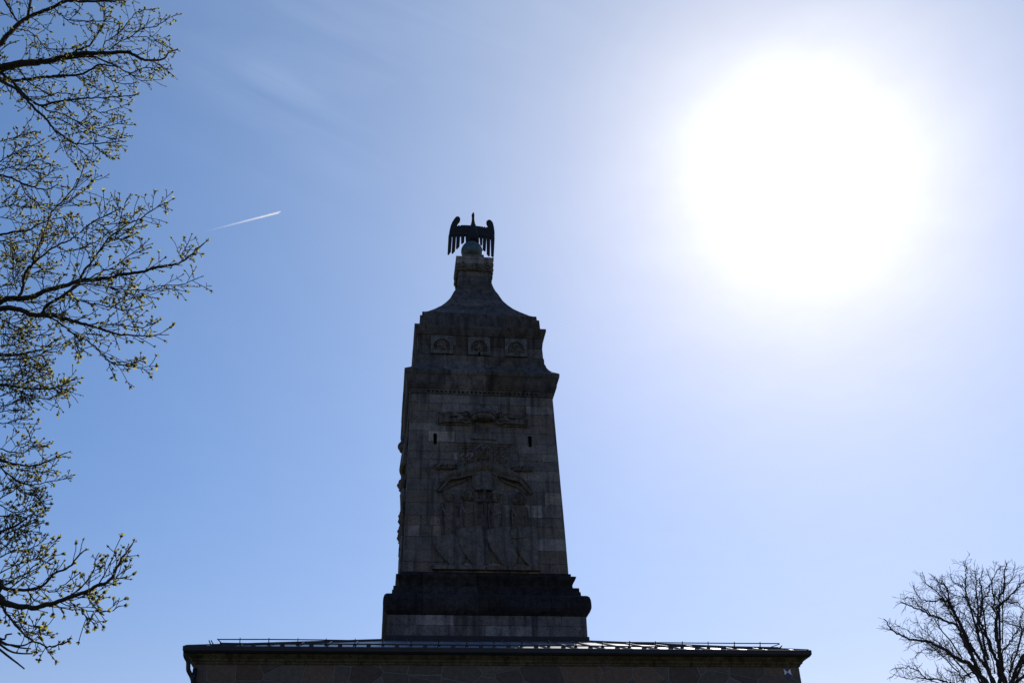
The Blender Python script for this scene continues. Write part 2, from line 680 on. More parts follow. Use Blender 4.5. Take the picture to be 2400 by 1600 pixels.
def rot4(side, x, y, z):
    ca, sa = [(1, 0), (0, 1), (-1, 0), (0, -1)][side]
    return (ca * x - sa * y, sa * x + ca * y, z)


for side in range(4):
    x = -EH + .40
    while x < EH:
        ax = abs(x)
        top = max(ax, TH) + .015
        if EH - top > .12:
            y0, y1 = -EH + .01, -top
            zz = lambda y: EZ + (EH + y) * SL
            vs, k = [], .013
            for y in (y0, y1):
                for dx, dz in ((-k, .001), (-k, .034), (k, .034), (k, .001)):
                    vs.append(rot4(side, x + dx, y, zz(y) + dz))
            roof.add(vs, [(0, 1, 5, 4), (1, 2, 6, 5), (2, 3, 7, 6), (0, 3, 2, 1), (4, 5, 6, 7)])
        x += .562
roof_o = roof.build('roof', M_ROOF, hall)
for sx, sy in ((1, 1), (1, -1), (-1, 1), (-1, -1)):
    hp = MB()
    hp.bar((sx * EH, sy * EH, EZ + .02), (sx * TH, sy * TH, TZ + .02), .07, .05)
    hp.build('hip_cap', M_GUTTER, roof_o)
fl = MB()
fl.loft_square([(2.56, 8.0), (2.475, 8.05), (2.45, 8.065), (2.45, 8.165), (2.418, 8.172)], False)
fl.build('flashing', M_LEAD, roof_o)

# snow guards on the four roof sides: two rails on posts, feet clamped to the seams
for side in range(4):
    sg = bpy.data.objects.new('snow_guard', None)
    col.objects.link(sg)
    sg.parent = hall
    yy = -5.90
    zr = EZ + (EH + yy) * SL
    x0, x1 = -5.72, 5.80
    for dz, ex in ((.062, -.04), (.142, 0.0)):
        pts = [rot4(side, x0 - ex + (x1 - x0 + 2 * ex) * i / 12, yy - .02 + .008 * math.sin(i * 2.1 + dz * 9), zr + dz + .004 * math.sin(i * 1.7 + dz * 40)) for i in range(13)]
        m1 = MB()
        m1.tube(pts, .014 if dz < .1 else .011, 6)
        m1.build('rail', M_GUARD, sg)
    x = -EH + .40 + .562
    kk = 0
    while x < EH - .6:
        # posts clamp the seams
        lean = .012 * math.sin(kk * 3.3)
        pm = MB()
        pm.bar(rot4(side, x, yy + .03, zr + .01), rot4(side, x + lean, yy - .02, zr + .175), .016, .012)
        pm.box(rot4(side, x, yy + .02, zr + .045), (.06, .06, .055))
        pm.bar(rot4(side, x, yy + .12, zr + .045), rot4(side, x, yy - .01, zr + .13), .010, .010)
        pm.build('post', M_GUARD, sg)
        x += .562
        kk += 1
    x = -EH + .40 + .281
    while x < EH - .5:
        cm_ = MB()
        cm_.box(rot4(side, x, yy - .10, EZ + (EH + yy - .10) * SL + .028), (.085, .085, .05))
        cm_.build('ice_stop', M_GUARD, sg)
        x += .562
    st = MB()
    st.bar(rot4(side, x1 + .02, yy + .03, zr + .145), rot4(side, x1 - .32, yy + .10, zr + .05), .014, .014)
    st.build('strut', M_GUARD, sg)
    st = MB()
    st.bar(rot4(side, x0 + .10, yy + .05, zr + .05), rot4(side, x0 - .02, yy - .02, zr + .15), .014, .014)
    st.build('strut', M_GUARD, sg)

# downpipe with swan neck at the corner
dp = MB()
pp = [Vector(p) for p in [(-6.26, -6.22, 6.80), (-6.245, -6.21, 6.70), (-6.19, -6.17, 6.61), (-6.175, -6.15, 6.50), (-6.16, -6.14, 6.44), (-6.09, -6.10, 6.33), (-6.055, -6.12, 6.22), (-6.05, -6.12, 6.0), (-6.05, -6.12, .2)]]
dp.tube(catmull(pp, 3), .042, 8)
dp.tube([(-6.05, -6.12, 5.8), (-6.05, -6.12, 5.86)], .052, 8)
dp.build('downpipe', M_GUTTER, hall, smooth=True)

# heritage plaque: blue and white shield, flat on the front wall
pq = thing('shield_plaque', 'small blue and white shield plaque on the hall wall corner', 'sign', (5.80, -6.07, 6.452))
P_TL, P_TR, P_LL, P_RR, P_C, P_B = (-.07, .097), (.072, .097), (-.064, -.033), (.082, -.033), (.004, .03), (.006, -.105)


def pl(dep):
    return lambda u, v, w_: (u, -.004 - dep - w_, v)


m1 = MB()
m1.prism([(-.07, .10), (.074, .10), (.084, -.036), (.006, -.108), (-.066, -.036)], pl(0), .008)
m1.build('blue_field', M_BLUE, pq)
for tri in ((P_TL, P_C, P_LL), (P_TR, P_RR, P_C)):
    m1 = MB()
    m1.prism(list(tri), pl(.0085), .002)
    m1.build('white_triangle', M_WHITE, pq)

# ------------------------------------------------------------------ the tower
tower = thing('memorial_tower', 'tall dark stone memorial tower with carved figures and curved cap', 'tower', (0, 0, 0))


def lean(v):
    return (v[0] - .0095 * max(0, v[2] - 11), v[1], v[2])


def hw_shaft(z):
    return 2.09 + (1.975 - 2.09) * (z - 9.83) / (14.93 - 9.83)


def ashlar(mb, z0, z1, hwf, rowh, blk, seed, rec=.02, gap=.0045):
    rnd = random.Random(seed)
    zs = [z0]
    while zs[-1] < z1 - rowh * .6:
        zs.append(min(z1, zs[-1] + rowh * rnd.uniform(.72, 1.25)))
    zs[-1] = z1
    for side in range(4):
        for a, c in zip(zs, zs[1:]):
            xs = [-1.0]
            wmean = blk / hwf(a)
            while xs[-1] < 1 - wmean * .7:
                xs.append(xs[-1] + wmean * rnd.choice((.45, .7, .9, 1.2, 1.7)) * rnd.uniform(.85, 1.15))
            xs[-1] = 1.0
            for p, q in zip(xs, xs[1:]):
                o = rnd.uniform(-.006, .004)
                r2 = rec if side % 2 else 0
                vs = []
                for dep in (o, -rec - .02):
                    for u, z in ((p, a), (q, a), (q, c), (p, c)):
                        h = hwf(z)
                        lim = h - r2 * 1.3
                        x = u * h
                        x = max(-lim, min(lim, x))
                        if -1 < u < 1:
                            x += gap if u == p else -gap
                        z2 = z + (gap if z == a else -gap)
                        vs.append(rot4(side, x, -(h + dep), z2))
                mb.add(vs, [(0, 1, 2, 3), (0, 4, 5, 1), (1, 5, 6, 2), (2, 6, 7, 3), (3, 7, 4, 0)])


b = MB()
ashlar(b, 8.16, 8.668, lambda z: 2.414, .25, .85, 5)
pl_o = b.build('plinth', M_PLINTH, tower)
b = MB()
b.loft_square([(2.385, 7.6), (2.385, 8.68)])
b.build('joint', M_JOINT, pl_o)

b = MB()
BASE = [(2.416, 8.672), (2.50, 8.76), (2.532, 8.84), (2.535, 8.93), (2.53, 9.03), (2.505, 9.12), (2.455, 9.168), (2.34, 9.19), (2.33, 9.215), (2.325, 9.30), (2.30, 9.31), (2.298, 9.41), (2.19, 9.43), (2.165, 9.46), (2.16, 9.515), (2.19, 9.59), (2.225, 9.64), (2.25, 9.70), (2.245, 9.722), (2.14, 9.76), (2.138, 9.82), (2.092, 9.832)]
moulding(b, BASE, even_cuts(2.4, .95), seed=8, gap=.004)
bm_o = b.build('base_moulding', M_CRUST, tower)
b = MB()
b.loft_square([(h - .03, z) for h, z in BASE[:1] + BASE[7:8] + BASE[14:15] + BASE[-1:]])
b.build('joint', M_JOINT, bm_o)

b = MB()
ashlar(b, 9.836, 14.925, hw_shaft, .315, .62, 21)
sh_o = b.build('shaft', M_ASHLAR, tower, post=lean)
b = MB()
b.loft_square([(hw_shaft(9.8) - .03, 9.8), (hw_shaft(14.95) - .03, 14.95)])
b.build('joint', M_JOINT, sh_o, post=lean)

CORN = [(1.978, 14.928), (2.0, 14.95), (2.02, 15.10), (2.045, 15.105), (2.05, 15.155), (2.07, 15.16), (2.078, 15.21), (2.09, 15.215), (2.098, 15.28), (2.115, 15.38), (2.14, 15.46), (2.168, 15.49), (2.172, 15.515), (2.178, 15.605), (2.12, 15.66), (2.0, 15.76), (1.925, 15.86), (1.87, 15.97), (1.84, 16.09), (1.825, 16.095), (1.822, 16.29), (1.806, 16.30)]
b = MB()
moulding(b, CORN, even_cuts(2.1, .9), seed=12, gap=.003)
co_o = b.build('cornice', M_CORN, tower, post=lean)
# small square sockets under the cornice: solid blocks, their shade put into the colour
rnd = random.Random(6)
for i in range(26):
    x = -1.5 + 3.0 * i / 25 + rnd.uniform(-.01, .01)
    b = MB()
    b.box((x, -2.0 - .006, 15.0), (rnd.uniform(.035, .06), .03, rnd.uniform(.025, .045)))
    b.build('socket', M_DARK, co_o, post=lean)

ATT = [(1.805, 16.304), (1.79, 16.71), (1.80, 16.80), (1.83, 16.955)]


def hw_att(z):
    for (h0, z0), (h1, z1) in zip(ATT, ATT[1:]):
        if z <= z1:
            return h0 + (h1 - h0) * (z - z0) / (z1 - z0)
    return ATT[-1][0]


b = MB()
ashlar(b, 16.306, 16.95, hw_att, .32, .6, 33)
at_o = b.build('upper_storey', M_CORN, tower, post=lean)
b = MB()
b.loft_square([(h - .03, z) for h, z in ATT])
b.build('joint', M_JOINT, at_o, post=lean)
UC = [(1.832, 16.953), (1.852, 16.96), (1.855, 17.01), (1.868, 17.02), (1.885, 17.08), (1.905, 17.14), (1.912, 17.155), (1.918, 17.248), (1.78, 17.26), (1.768, 17.35), (1.758, 17.645), (1.70, 17.66), (1.69, 17.82), (1.66, 17.832)]
b = MB()
moulding(b, UC, even_cuts(1.8, 1.0), seed=14, gap=.003)
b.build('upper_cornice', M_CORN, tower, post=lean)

# curved cap and top pier
cap = [(1.66, 17.83)]
for h, z in [(1.50, 17.97), (1.245, 18.265), (1.07, 18.49), (.92, 18.73), (.80, 18.96), (.705, 19.22), (.615, 19.43), (.55, 19.65), (.515, 19.83), (.502, 20.02)]:
    cap.append((h, z))
pts = catmull([Vector((h, z, 0)) for h, z in cap], 2)
capp = [(p.x, p.y) for p in pts]
b = MB()
rnd = random.Random(3)
zi = 0
while zi < len(capp) - 1:
    sl = capp[zi:zi + 3] if zi + 3 <= len(capp) else capp[zi:]
    if len(sl) < 2:
        break
    sl = [sl[0]] + [(h, z - (.004 if k == len(sl) - 2 else 0)) for k, (h, z) in enumerate(sl[1:])]
    moulding(b, sl, even_cuts(sl[0][0], .8), seed=40 + zi, gap=.003, jit=.003) if sl[0][0] > .95 else b.loft_square(sl)
    zi += 2
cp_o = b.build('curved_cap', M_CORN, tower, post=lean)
b = MB()
b.loft_square([(h - .02, z) for h, z in capp])
b.build('joint', M_JOINT, cp_o, post=lean)

b = MB()
rnd = random.Random(9)
for z0, z1, h0, h1 in ((20.024, 20.20, .505, .51), (20.204, 20.45, .555, .575), (20.454, 20.62, .578, .59), (20.624, 20.712, .60, .602)):
    b.loft_square([(h0, z0), (h1, z1)])
pier = b.build('top_pier', M_ASHLAR, tower, post=lean)
# carved garland wrapped round the head of the pier
for side in range(4):
    b = MB()
    for i in range(46):
        u = -.52 + 1.04 * (i + rnd.uniform(-.4, .4)) / 45
        v = 20.33 + .1 * (abs(u) / .5) ** 2 + rnd.uniform(-.09, .12)
        r = rnd.uniform(.04, .06)
        b.blob(lambda U, V, W, side=side: rot4(side, U, -.572 - W, V), (u, v, 0), (r, r * .8, .035), 7, 5)
    b.build('garland', M_RELIEF, pier, post=lean)
b = MB()
b.loft_square([(.33, 20.715), (.315, 21.02)])
b.build('globe_base', M_PLINTH, tower, post=lean)

# arched niches of the upper storey, each a frame round a carved lunette
rnd = random.Random(17)
for side in (0, 3):
    for ci, cx in enumerate((-1.12, -.05, 1.02)):
        hy = 1.82
        P = lambda u, v, w_, side=side, cx=cx, hy=hy: rot4(side, cx + u, -(hy + w_), v)
        fr = MB()
        z0, z1, hwid, za, ra = 16.32, 16.93, .32, 16.56, .235
        zs = 16.435
        # frame with arched hole, as strips between the arch and the rectangle
        n = 16
        inner = [(-ra, zs)] + [(ra * math.cos(math.pi - math.pi * k / n), za + ra * math.sin(math.pi * k / n) * 1.05) for k in range(n + 1)] + [(ra, zs)]
        outer = [(-hwid, zs)]
        for k in range(n + 1):
            a = math.pi - math.pi * k / n
            cxx, czz = math.cos(a), math.sin(a)
            s_ = min(hwid / max(1e-6, abs(cxx)), (z1 - za) / max(1e-6, czz))
            outer.append((cxx * s_, za + czz * s_))
        outer.append((hwid, zs))
        o = len(fr.v)
        m_ = len(inner)
        fr.v += [P(u, v, .035) for u, v in inner] + [P(u, v, .035) for u, v in outer] + [P(u, v, -.05) for u, v in inner] + [P(u, v, -.05) for u, v in outer]
        for k in range(m_ - 1):
            fr.f.append((o + k, o + k + 1, o + m_ + k + 1, o + m_ + k))
            fr.f.append((o + k, o + 2 * m_ + k, o + 2 * m_ + k + 1, o + k + 1))
            fr.f.append((o + m_ + k, o + m_ + k + 1, o + 3 * m_ + k + 1, o + 3 * m_ + k))
        # sill slab below the arch
        fr.prism([(-hwid, z0), (hwid, z0), (hwid, zs), (-hwid, zs)], lambda u, v, w_: P(u, v, w_ - .05), .085)
        fo = fr.build('niche_frame', M_NICHE, at_o, post=lean)
        lu = MB()
        # carved scene: leafy or figural lumps
        for k in range(46):
            a, rr = rnd.uniform(0, math.pi), math.sqrt(rnd.random()) * ra * .95
            u, v = rr * math.cos(a), zs + .03 + rr * math.sin(a) * 1.35 * .98
            if math.hypot(u, max(0, v - za)) > ra * .93:
                continue
            r = rnd.uniform(.018, .042)
            lu.blob(P, (u, v, -.005), (r, r * rnd.uniform(.6, 1.6), .028), 7, 5)
        if ci == 0:
            for k in range(7):
                lu.bar(P(0, zs + .03, .015), P((k - 3) * .065, zs + .30 - abs(k - 3) * .03, .015), .012, .012)
        lu.build('carving', M_RELIEF, fo, post=lean)
b = MB()
b.box((-.05, -1.842, 16.35), (.05, .04, .11))
b.build('scupper', M_DARK, at_o, post=lean)  # solid block, the dark of the outlet is painted shade

# slit windows: near-black blocks on the shaft, the shade inside painted as colour
for cx in (-1.305, 1.27):
    z0, z1 = 13.385, 13.70
    h = hw_shaft(13.54)
    f1 = MB()
    f1.box((cx, -h + .012, (z0 + z1) / 2), (.085, .05, z1 - z0))
    f1.build('slit_window', M_DARK, sh_o, post=lean)


# ---- carved relief of the shaft, built for the front and repeated on the left face
def front(side):
    def P(u, v, w_):
        return rot4(side, u, -(hw_shaft(v) + (w_ * (1.5 if side == 0 else 1.05) if w_ > 0 else w_)), v)
    return P


def ridge(mb, P, pts, rad, dep=.03, n=6):
    """raised fold following a line of (u, v) points on the face"""
    vs = catmull([Vector((u, v, 0)) for u, v in pts], 4)
    if isinstance(rad, (int, float)):
        rad = [rad] * len(vs)
    else:
        a = rad
        rad = [a[0] + (a[1] - a[0]) * i / (len(vs) - 1) for i in range(len(vs))]
    mb.tube([P(p.x, p.y, dep) for p in vs], rad, n)


def surf(mb, P, rows, skirt=-.02):
    """sheet from rows of (u, v, w) with a skirt back into the wall"""
    nr, nc = len(rows), len(rows[0])
    o = len(mb.v)
    for r_ in rows:
        mb.v += [P(*q) for q in r_]
    for j in range(nr - 1):
        for i in range(nc - 1):
            a = o + j * nc + i
            mb.f.append((a, a + 1, a + nc + 1, a + nc))
    rim = [(0, i) for i in range(nc)] + [(j, nc - 1) for j in range(1, nr)] + [(nr - 1, i) for i in range(nc - 2, -1, -1)] + [(j, 0) for j in range(nr - 2, 0, -1)]
    k = len(mb.v)
    for j, i in rim:
        u, v, w_ = rows[j][i]
        mb.v.append(P(u, v, skirt))
    n = len(rim)
    for q in range(n):
        j, i = rim[q]
        j2, i2 = rim[(q + 1) % n]
        mb.f.append((o + j * nc + i, k + q, k + (q + 1) % n, o + j2 * nc + i2))


def relief_head(mb, P, u, v, s, w0=.02, turn=0.0, helmet=False, hair=True):
    mb.blob(P, (u, v, w0), (.105 * s, .14 * s, .10 * s), 14, 10)
    mb.blob(P, (u + turn * .03 * s, v - .02 * s, w0 + .095 * s), (.022 * s, .045 * s, .028 * s), 8, 6)
    for e in (-1, 1):
        mb.blob(P, (u + turn * .03 * s + e * .042 * s, v + .025 * s, w0 + .085 * s), (.024 * s, .014 * s, .018 * s), 8, 5)
        ridge(mb, P, [(u + e * .012 * s, v + .05 * s), (u + e * .045 * s, v + .056 * s), (u + e * .078 * s, v + .04 * s)], .010 * s, w0 + .085 * s, 5)
    mb.blob(P, (u + turn * .03 * s, v - .075 * s, w0 + .085 * s), (.03 * s, .010 * s, .016 * s), 8, 5)
    mb.blob(P, (u, v - .115 * s, w0 + .05 * s), (.045 * s, .03 * s, .04 * s), 8, 5)
    mb.tube([P(u, v - .10 * s, w0), P(u, v - .24 * s, w0 - .02)], [.06 * s, .075 * s], 8)
    if helmet:
        mb.blob(P, (u, v + .05 * s, w0 - .005), (.125 * s, .12 * s, .115 * s), 14, 8)
        ridge(mb, P, [(u - .13 * s, v + .02 * s), (u, v + .055 * s), (u + .13 * s, v + .02 * s)], .016 * s, w0 + .09 * s, 6)
    elif hair:
        rnd = random.Random(int(u * 1000) + 5)
        for k in range(26):
            a = math.pi * (k / 25) * 1.5 - math.pi * .25
            mb.blob(P, (u + math.cos(a) * .115 * s, v + .03 * s + math.sin(a) * .125 * s, w0 + rnd.uniform(0, .05)), (.032 * s, .036 * s, .035 * s), 7, 5)


def carve(side):
    P = front(side)
    rnd = random.Random(50)
    # crown baldachin with two flying angels
    cr = MB()
    for j, (a, zz, dd) in enumerate([(.34, 14.16, .05), (.345, 14.26, .20), (.33, 14.33, .22), (.24, 14.46, .17), (.10, 14.53, .10), (.03, 14.56, .06)]):
        pass
    rings = [(.30, 14.10, .20), (.345, 14.14, .24), (.345, 14.24, .25), (.335, 14.30, .245), (.27, 14.40, .19), (.16, 14.485, .12), (.05, 14.53, .05)]
    n = 14
    o = len(cr.v)
    for rx, z, ry in rings:
        for k in range(n + 1):
            a = math.pi * k / n
            rr = 1 + (.05 * (1 if k % 2 else -1) if .15 < rx < .34 else 0)
            cr.v.append(P(rx * math.cos(a) * rr, z, ry * math.sin(a) * rr - .01))
    for j in range(len(rings) - 1):
        for k in range(n):
            q = o + j * (n + 1) + k
            cr.f.append((q, q + 1, q + n + 2, q + n + 1))
    cr.f.append(tuple(o + k for k in range(n + 1)))
    cr.f.append(tuple(o + (len(rings) - 1) * (n + 1) + k for k in range(n + 1)))
    for k in range(n + 1):
        a = math.pi * k / n
        cr.blob(P, (.35 * math.cos(a), 14.245, .25 * math.sin(a)), (.03, .045, .03), 6, 5)
    ridge(cr, P, [(-.33, 14.31), (-.18, 14.50), (0, 14.56), (.18, 14.50), (.33, 14.31)], .02, .14)
    cr.box(P(0, 14.63, .04), (.045, .05, .13) if side == 0 else (.05, .045, .13))
    cr.box(P(0, 14.645, .04), (.14, .048, .035) if side == 0 else (.048, .14, .035))
    cr.build('crown_relief', M_RELIEF, tower, post=lean)
    for e in (-1, 1):
        an = MB()
        zo = 14.17 if e < 0 else 14.17
        an.prism([(e * .36, 13.985), (e * 1.235, 13.985), (e * 1.235, 14.36), (e * .36, 14.36)], lambda u, v, w_: P(u, v, w_ - .03), .034)
        for q in ((e * .36, 13.985, e * 1.25, 13.985), (e * .36, 14.36, e * 1.25, 14.36), (e * 1.245, 13.985, e * 1.245, 14.36)):
            an.tube([P(q[0], q[1], .02), P(q[2], q[3], .02)], .018, 5)
        relief_head(an, P, e * .47, 14.27, .55, .04, turn=-e)
        an.blob(P, (e * .60, 14.15, .03), (.14, .075, .07), 10, 7)
        for k in range(5):
            ridge(an, P, [(e * .62, 14.13 + .02 * k - .05), (e * .85, 14.08 + .024 * k - .02), (e * 1.02, 14.06 + .03 * k), (e * 1.2, 14.02 + .045 * k)], (.03, .02), .03)
        for k in range(5):
            ridge(an, P, [(e * .58, 14.24), (e * .8, 14.33 - .022 * k), (e * 1.0, 14.34 - .04 * k), (e * (1.18 - .05 * k), 14.31 - .035 * k)], (.026, .014), .035)
        ridge(an, P, [(e * .60, 14.10), (e * .48, 14.04), (e * .36, 14.07)], .03, .04)
        an.build('angel_relief', M_RELIEF, tower, smooth=False, post=lean)
    # bracket below the crown, with two small medallions
    br = MB()
    br.prism([(-.20, 13.74), (.20, 13.74), (.20, 14.0), (-.20, 14.0)], lambda u, v, w_: P(u, v, w_ - .02), .06)
    br.prism([(-.345, 13.56), (.345, 13.56), (.345, 13.70), (.20, 13.738), (-.20, 13.738), (-.345, 13.70)], lambda u, v, w_: P(u, v, w_ - .02), .05)
    for e in (-1, 1):
        for k in range(12):
            a = k * math.pi / 6
            br.blob(P, (e * .10 + .055 * math.cos(a), 13.87 + .075 * math.sin(a), .04), (.022, .022, .02), 6, 4)
        relief_head(br, P, e * .10, 13.87, .28, .035, hair=False)
    ridge(br, P, [(.02, 13.99), (.05, 13.80), (.12, 13.70), (.13, 13.56)], .012, .045)
    ridge(br, P, [(-.02, 13.99), (-.05, 13.80), (-.16, 13.70)], .010, .045)
    br.build('bracket_relief', M_RELIEF, tower, post=lean)
    # framed panel with the head of the large figure
    pn = MB()
    for u0, v0, u1, v1 in ((-.74, 13.44, .74, 13.44), (-.72, 13.37, .72, 13.37)):
        pn.tube([P(u0, v0, .01), P(u1, v1, .01)], .022, 5)
    for u0 in (-.70, .70, -.655, .655, -.27, .27):
        pn.tube([P(u0, 12.76, .005), P(u0, 13.37, .005)], .014, 5)
    for e in (-1, 1):
        pn.tube([P(e * .30, 13.26, .005), P(e * .65, 13.26, .005)], .014, 5)
        for k in range(60):
            u, v = e * rnd.uniform(.30, .63), rnd.uniform(12.78, 13.24)
            r = rnd.uniform(.018, .036)
            pn.blob(P, (u, v, .002), (r, r * rnd.uniform(.6, 1.4), .024), 6, 5)
    for k in range(44):
        pn.blob(P, (rnd.uniform(-.62, .62), 13.30 + rnd.uniform(-.03, .04), .006), (.028, .02, .022), 6, 4)
    pn.build('panel_relief', M_RELIEF, tower, post=lean)
    # the large cloaked figure
    fg = MB()
    relief_head(fg, P, -.03, 13.08, 1.55, .05)
    UP = [(0, 12.85), (.17, 12.84), (.31, 12.81), (.46, 12.77), (.68, 12.66), (.93, 12.52), (1.14, 12.28), (1.28, 12.02)]
    LO = [(0, 12.585), (.16, 12.55), (.31, 12.475), (.48, 12.42), (.70, 12.365), (.92, 12.31), (1.09, 12.19), (1.22, 11.97)]
    up_ = catmull([Vector((u, v, 0)) for u, v in UP], 3)
    lo_ = catmull([Vector((u, v, 0)) for u, v in LO], 3)
    rows = []
    nr = 9
    for j in range(nr):
        t = j / (nr - 1)
        half = []
        for i, (a_, b_) in enumerate(zip(up_, lo_)):
            f_ = i / (len(up_) - 1)
            p_ = a_.lerp(b_, t)
            wv = (.15 - .08 * f_) * (.35 + .65 * math.sin(math.pi * (.15 + .72 * t))) + .012 * math.sin(t * 11 + f_ * 5) * f_
            half.append((p_.x, p_.y, wv))
        rows.append([(-u, v, w_) for u, v, w_ in half[:0:-1]] + half)
    surf(fg, P, rows)
    for e in (-1, 1):
        ridge(fg, P, [(e * .02, 12.58), (e * .32, 12.47), (e * .70, 12.36), (e * .93, 12.30), (e * 1.21, 11.97)], (.022, .03), .085)
        ridge(fg, P, [(e * .34, 12.46), (e * .62, 12.28), (e * .9, 12.16), (e * 1.12, 11.98)], (.018, .026), .03)
    rows = []
    for j in range(7):
        t = j / 6
        rows.append([((i / 8 - .5) * (.68 - .1 * t) - .02, 12.54 - .50 * t, .05 + .075 * math.cos((i / 8 - .5) * math.pi) * (1 - .3 * t)) for i in range(9)])
    surf(fg, P, rows)
    for u in (-.30, -.24, .26, .31):
        ridge(fg, P, [(u, 12.50), (u * 1.05, 12.30), (u * .95, 12.05)], .016, .07)
    fg.build('cloaked_figure_relief', M_RELIEF, tower, smooth=False, post=lean)
    for e in (-1, 1):
        lf = MB()
        lf.box(P(e * 1.02, 12.655, .02), (.56, .09, .03) if side == 0 else (.09, .56, .03))
        for k in range(70):
            u, v = e * rnd.uniform(.74, 1.31), 12.72 + rnd.uniform(-.06, .05)
            r = rnd.uniform(.022, .045)
            lf.blob(P, (u, v, .03), (r, r * .8, .05), 6, 5)
        lf.build('leafy_ledge', M_RELIEF, tower, post=lean)
    # four armed men behind their shields
    for k, (u, v, sh, tr) in enumerate([(-.95, 11.86, (-1.335, 10.70), 1), (-.44, 11.90, (-.76, 10.93), -1), (.28, 11.88, (.0, 10.93), 1), (.89, 11.82, (.64, 10.95), -1)]):
        so_ = MB()
        relief_head(so_, P, u, v - .02, 1.22, .02, turn=tr, helmet=(k % 2 == 0))
        rows = []
        for j in range(8):
            t = j / 7
            rows.append([(u + (i / 8 - .5) * (.42 + .06 * math.sin(t * 6)), v - .20 - .95 * t, .025 + .055 * math.cos((i / 8 - .5) * math.pi) + .012 * math.sin(i * 2.4 + t * 3)) for i in range(9)])
        surf(so_, P, rows)
        for q in range(4):
            ridge(so_, P, [(u - .17 + .11 * q, v - .28), (u - .2 + .12 * q, v - .6), (u - .15 + .1 * q, v - 1.05)], .016, .075)
        ridge(so_, P, [(u - .2, v - .26), (u - .06, v - .52), (u + .12, v - .46)], .035, .07)
        if k in (0, 3):
            ridge(so_, P, [(u + .30, v + .02), (u + .30, v - .5), (u + .31, v - 1.2)], .014, .06)
        so_.build('soldier_relief', M_RELIEF, tower, post=lean)
        sd_ = MB()
        x0, z0 = sh
        wid, hgt = (.72, z0 - 9.97)
        rows = []
        for j in range(11):
            t = j / 10
            row = []
            for i in range(11):
                s_ = i / 10
                ww = wid * (1 - .70 * t ** 3.0)
                lft = x0 + .05 * t + (wid * .62) * t ** 1.9
                uu = min(1.32, lft + ww * s_)
                row.append((uu, z0 + .14 * s_ * (1 - t) - hgt * t, .06 + .055 * math.sin(math.pi * min(1, s_ * .9 + .05)) * (1 - .5 * t) - .035 * s_))
            rows.append(row)
        surf(sd_, P, rows)
        edge = [(r_[0][0], r_[0][1]) for r_ in rows[::2]]
        ridge(sd_, P, edge, .024, .06)
        if k == 3:
            ridge(sd_, P, [(x0 + .02, 10.72), (x0 + .3, 10.74), (x0 + .52, 10.78)], .02, .095)
        sd_.build('shield_relief', M_RELIEF, tower, post=lean)
    sw = MB()
    for du in (-.028, 0, .028):
        sw.tube([P(-.01 + du, 11.95, .07), P(.02 + du, 10.02, .055)], .013, 5)
    sw.tube([P(-.32, 11.74, .085), P(.30, 11.74, .085)], .022, 6)
    for k in range(9):
        sw.tube([P(-.24 + .06 * k, 11.93 - .02 * abs(k - 4), .06), P(-.24 + .06 * k, 11.76, .06)], .012, 5)
    sw.blob(P, (-.01, 11.98, .08), (.05, .05, .05), 8, 6)
    sw.build('sword_relief', M_RELIEF, tower, post=lean)
    lb = MB()
    for e0, e1 in ((-1.36, -.02), (.0, 1.36)):
        lb.prism([(e0, 9.88), (e1, 9.88), (e1, 9.985), (e0, 9.985)], lambda u, v, w_: P(u, v, w_ - .02), .10)
    lb.build('relief_ledge', M_RELIEF, tower, post=lean)


carve(0)
carve(3)
# deep hood over the carving of the left face, hanging from the cornice
P3 = front(3)
b = MB()
n = 10
hood = [(-.55, .55, 14.90, .03), (-.58, .58, 14.4, .10), (-.60, .60, 13.9, .17), (-.60, .60, 13.52, .20), (-.58, .58, 13.46, .12)]
rows = []
for u0, u1, z, d in hood:
    rows.append([(u0 + (u1 - u0) * i / n, z, d * (.55 + .45 * math.sin(math.pi * i / n))) for i in range(n + 1)])
surf(b, P3, rows)
b.build('hood_relief', M_RELIEF, tower, post=lean)

# ------------------------------------------------------------------ eagle on its globe
EX = -.14
eag = thing('eagle_statue', 'dark bronze eagle with spread wings standing on a globe atop the tower', 'statue', (EX, 0, 21.02))
b = MB()
b.blob(lambda u, v, w_: (u, w_, v), (0, .335, 0), (.355, .355, .355), 36, 24)
gl = b.build('globe', M_GLOBE, eag, smooth=True)
b = MB()
n = 20
bod = [(21.66, .19, .15), (21.703, .195, .17), (21.80, .193, .18), (21.956, .185, .17), (22.16, .165, .155), (22.366, .12, .125), (22.486, .076, .095), (22.642, .05, .075), (22.781, .045, .065), (22.85, .054, .075), (22.913, .046, .065), (22.948, .018, .03)]
rows = []
for z, a, d in bod:
    b.v += [(.05 + a * math.cos(2 * math.pi * k / n), d * math.sin(2 * math.pi * k / n), z - 21.02) for k in range(n)]
for j in range(len(bod) - 1):
    for k in range(n):
        b.f.append((j * n + k, j * n + (k + 1) % n, (j + 1) * n + (k + 1) % n, (j + 1) * n + k))
b.f.append(tuple(range(n)))
b.f.append(tuple((len(bod) - 1) * n + k for k in range(n)))
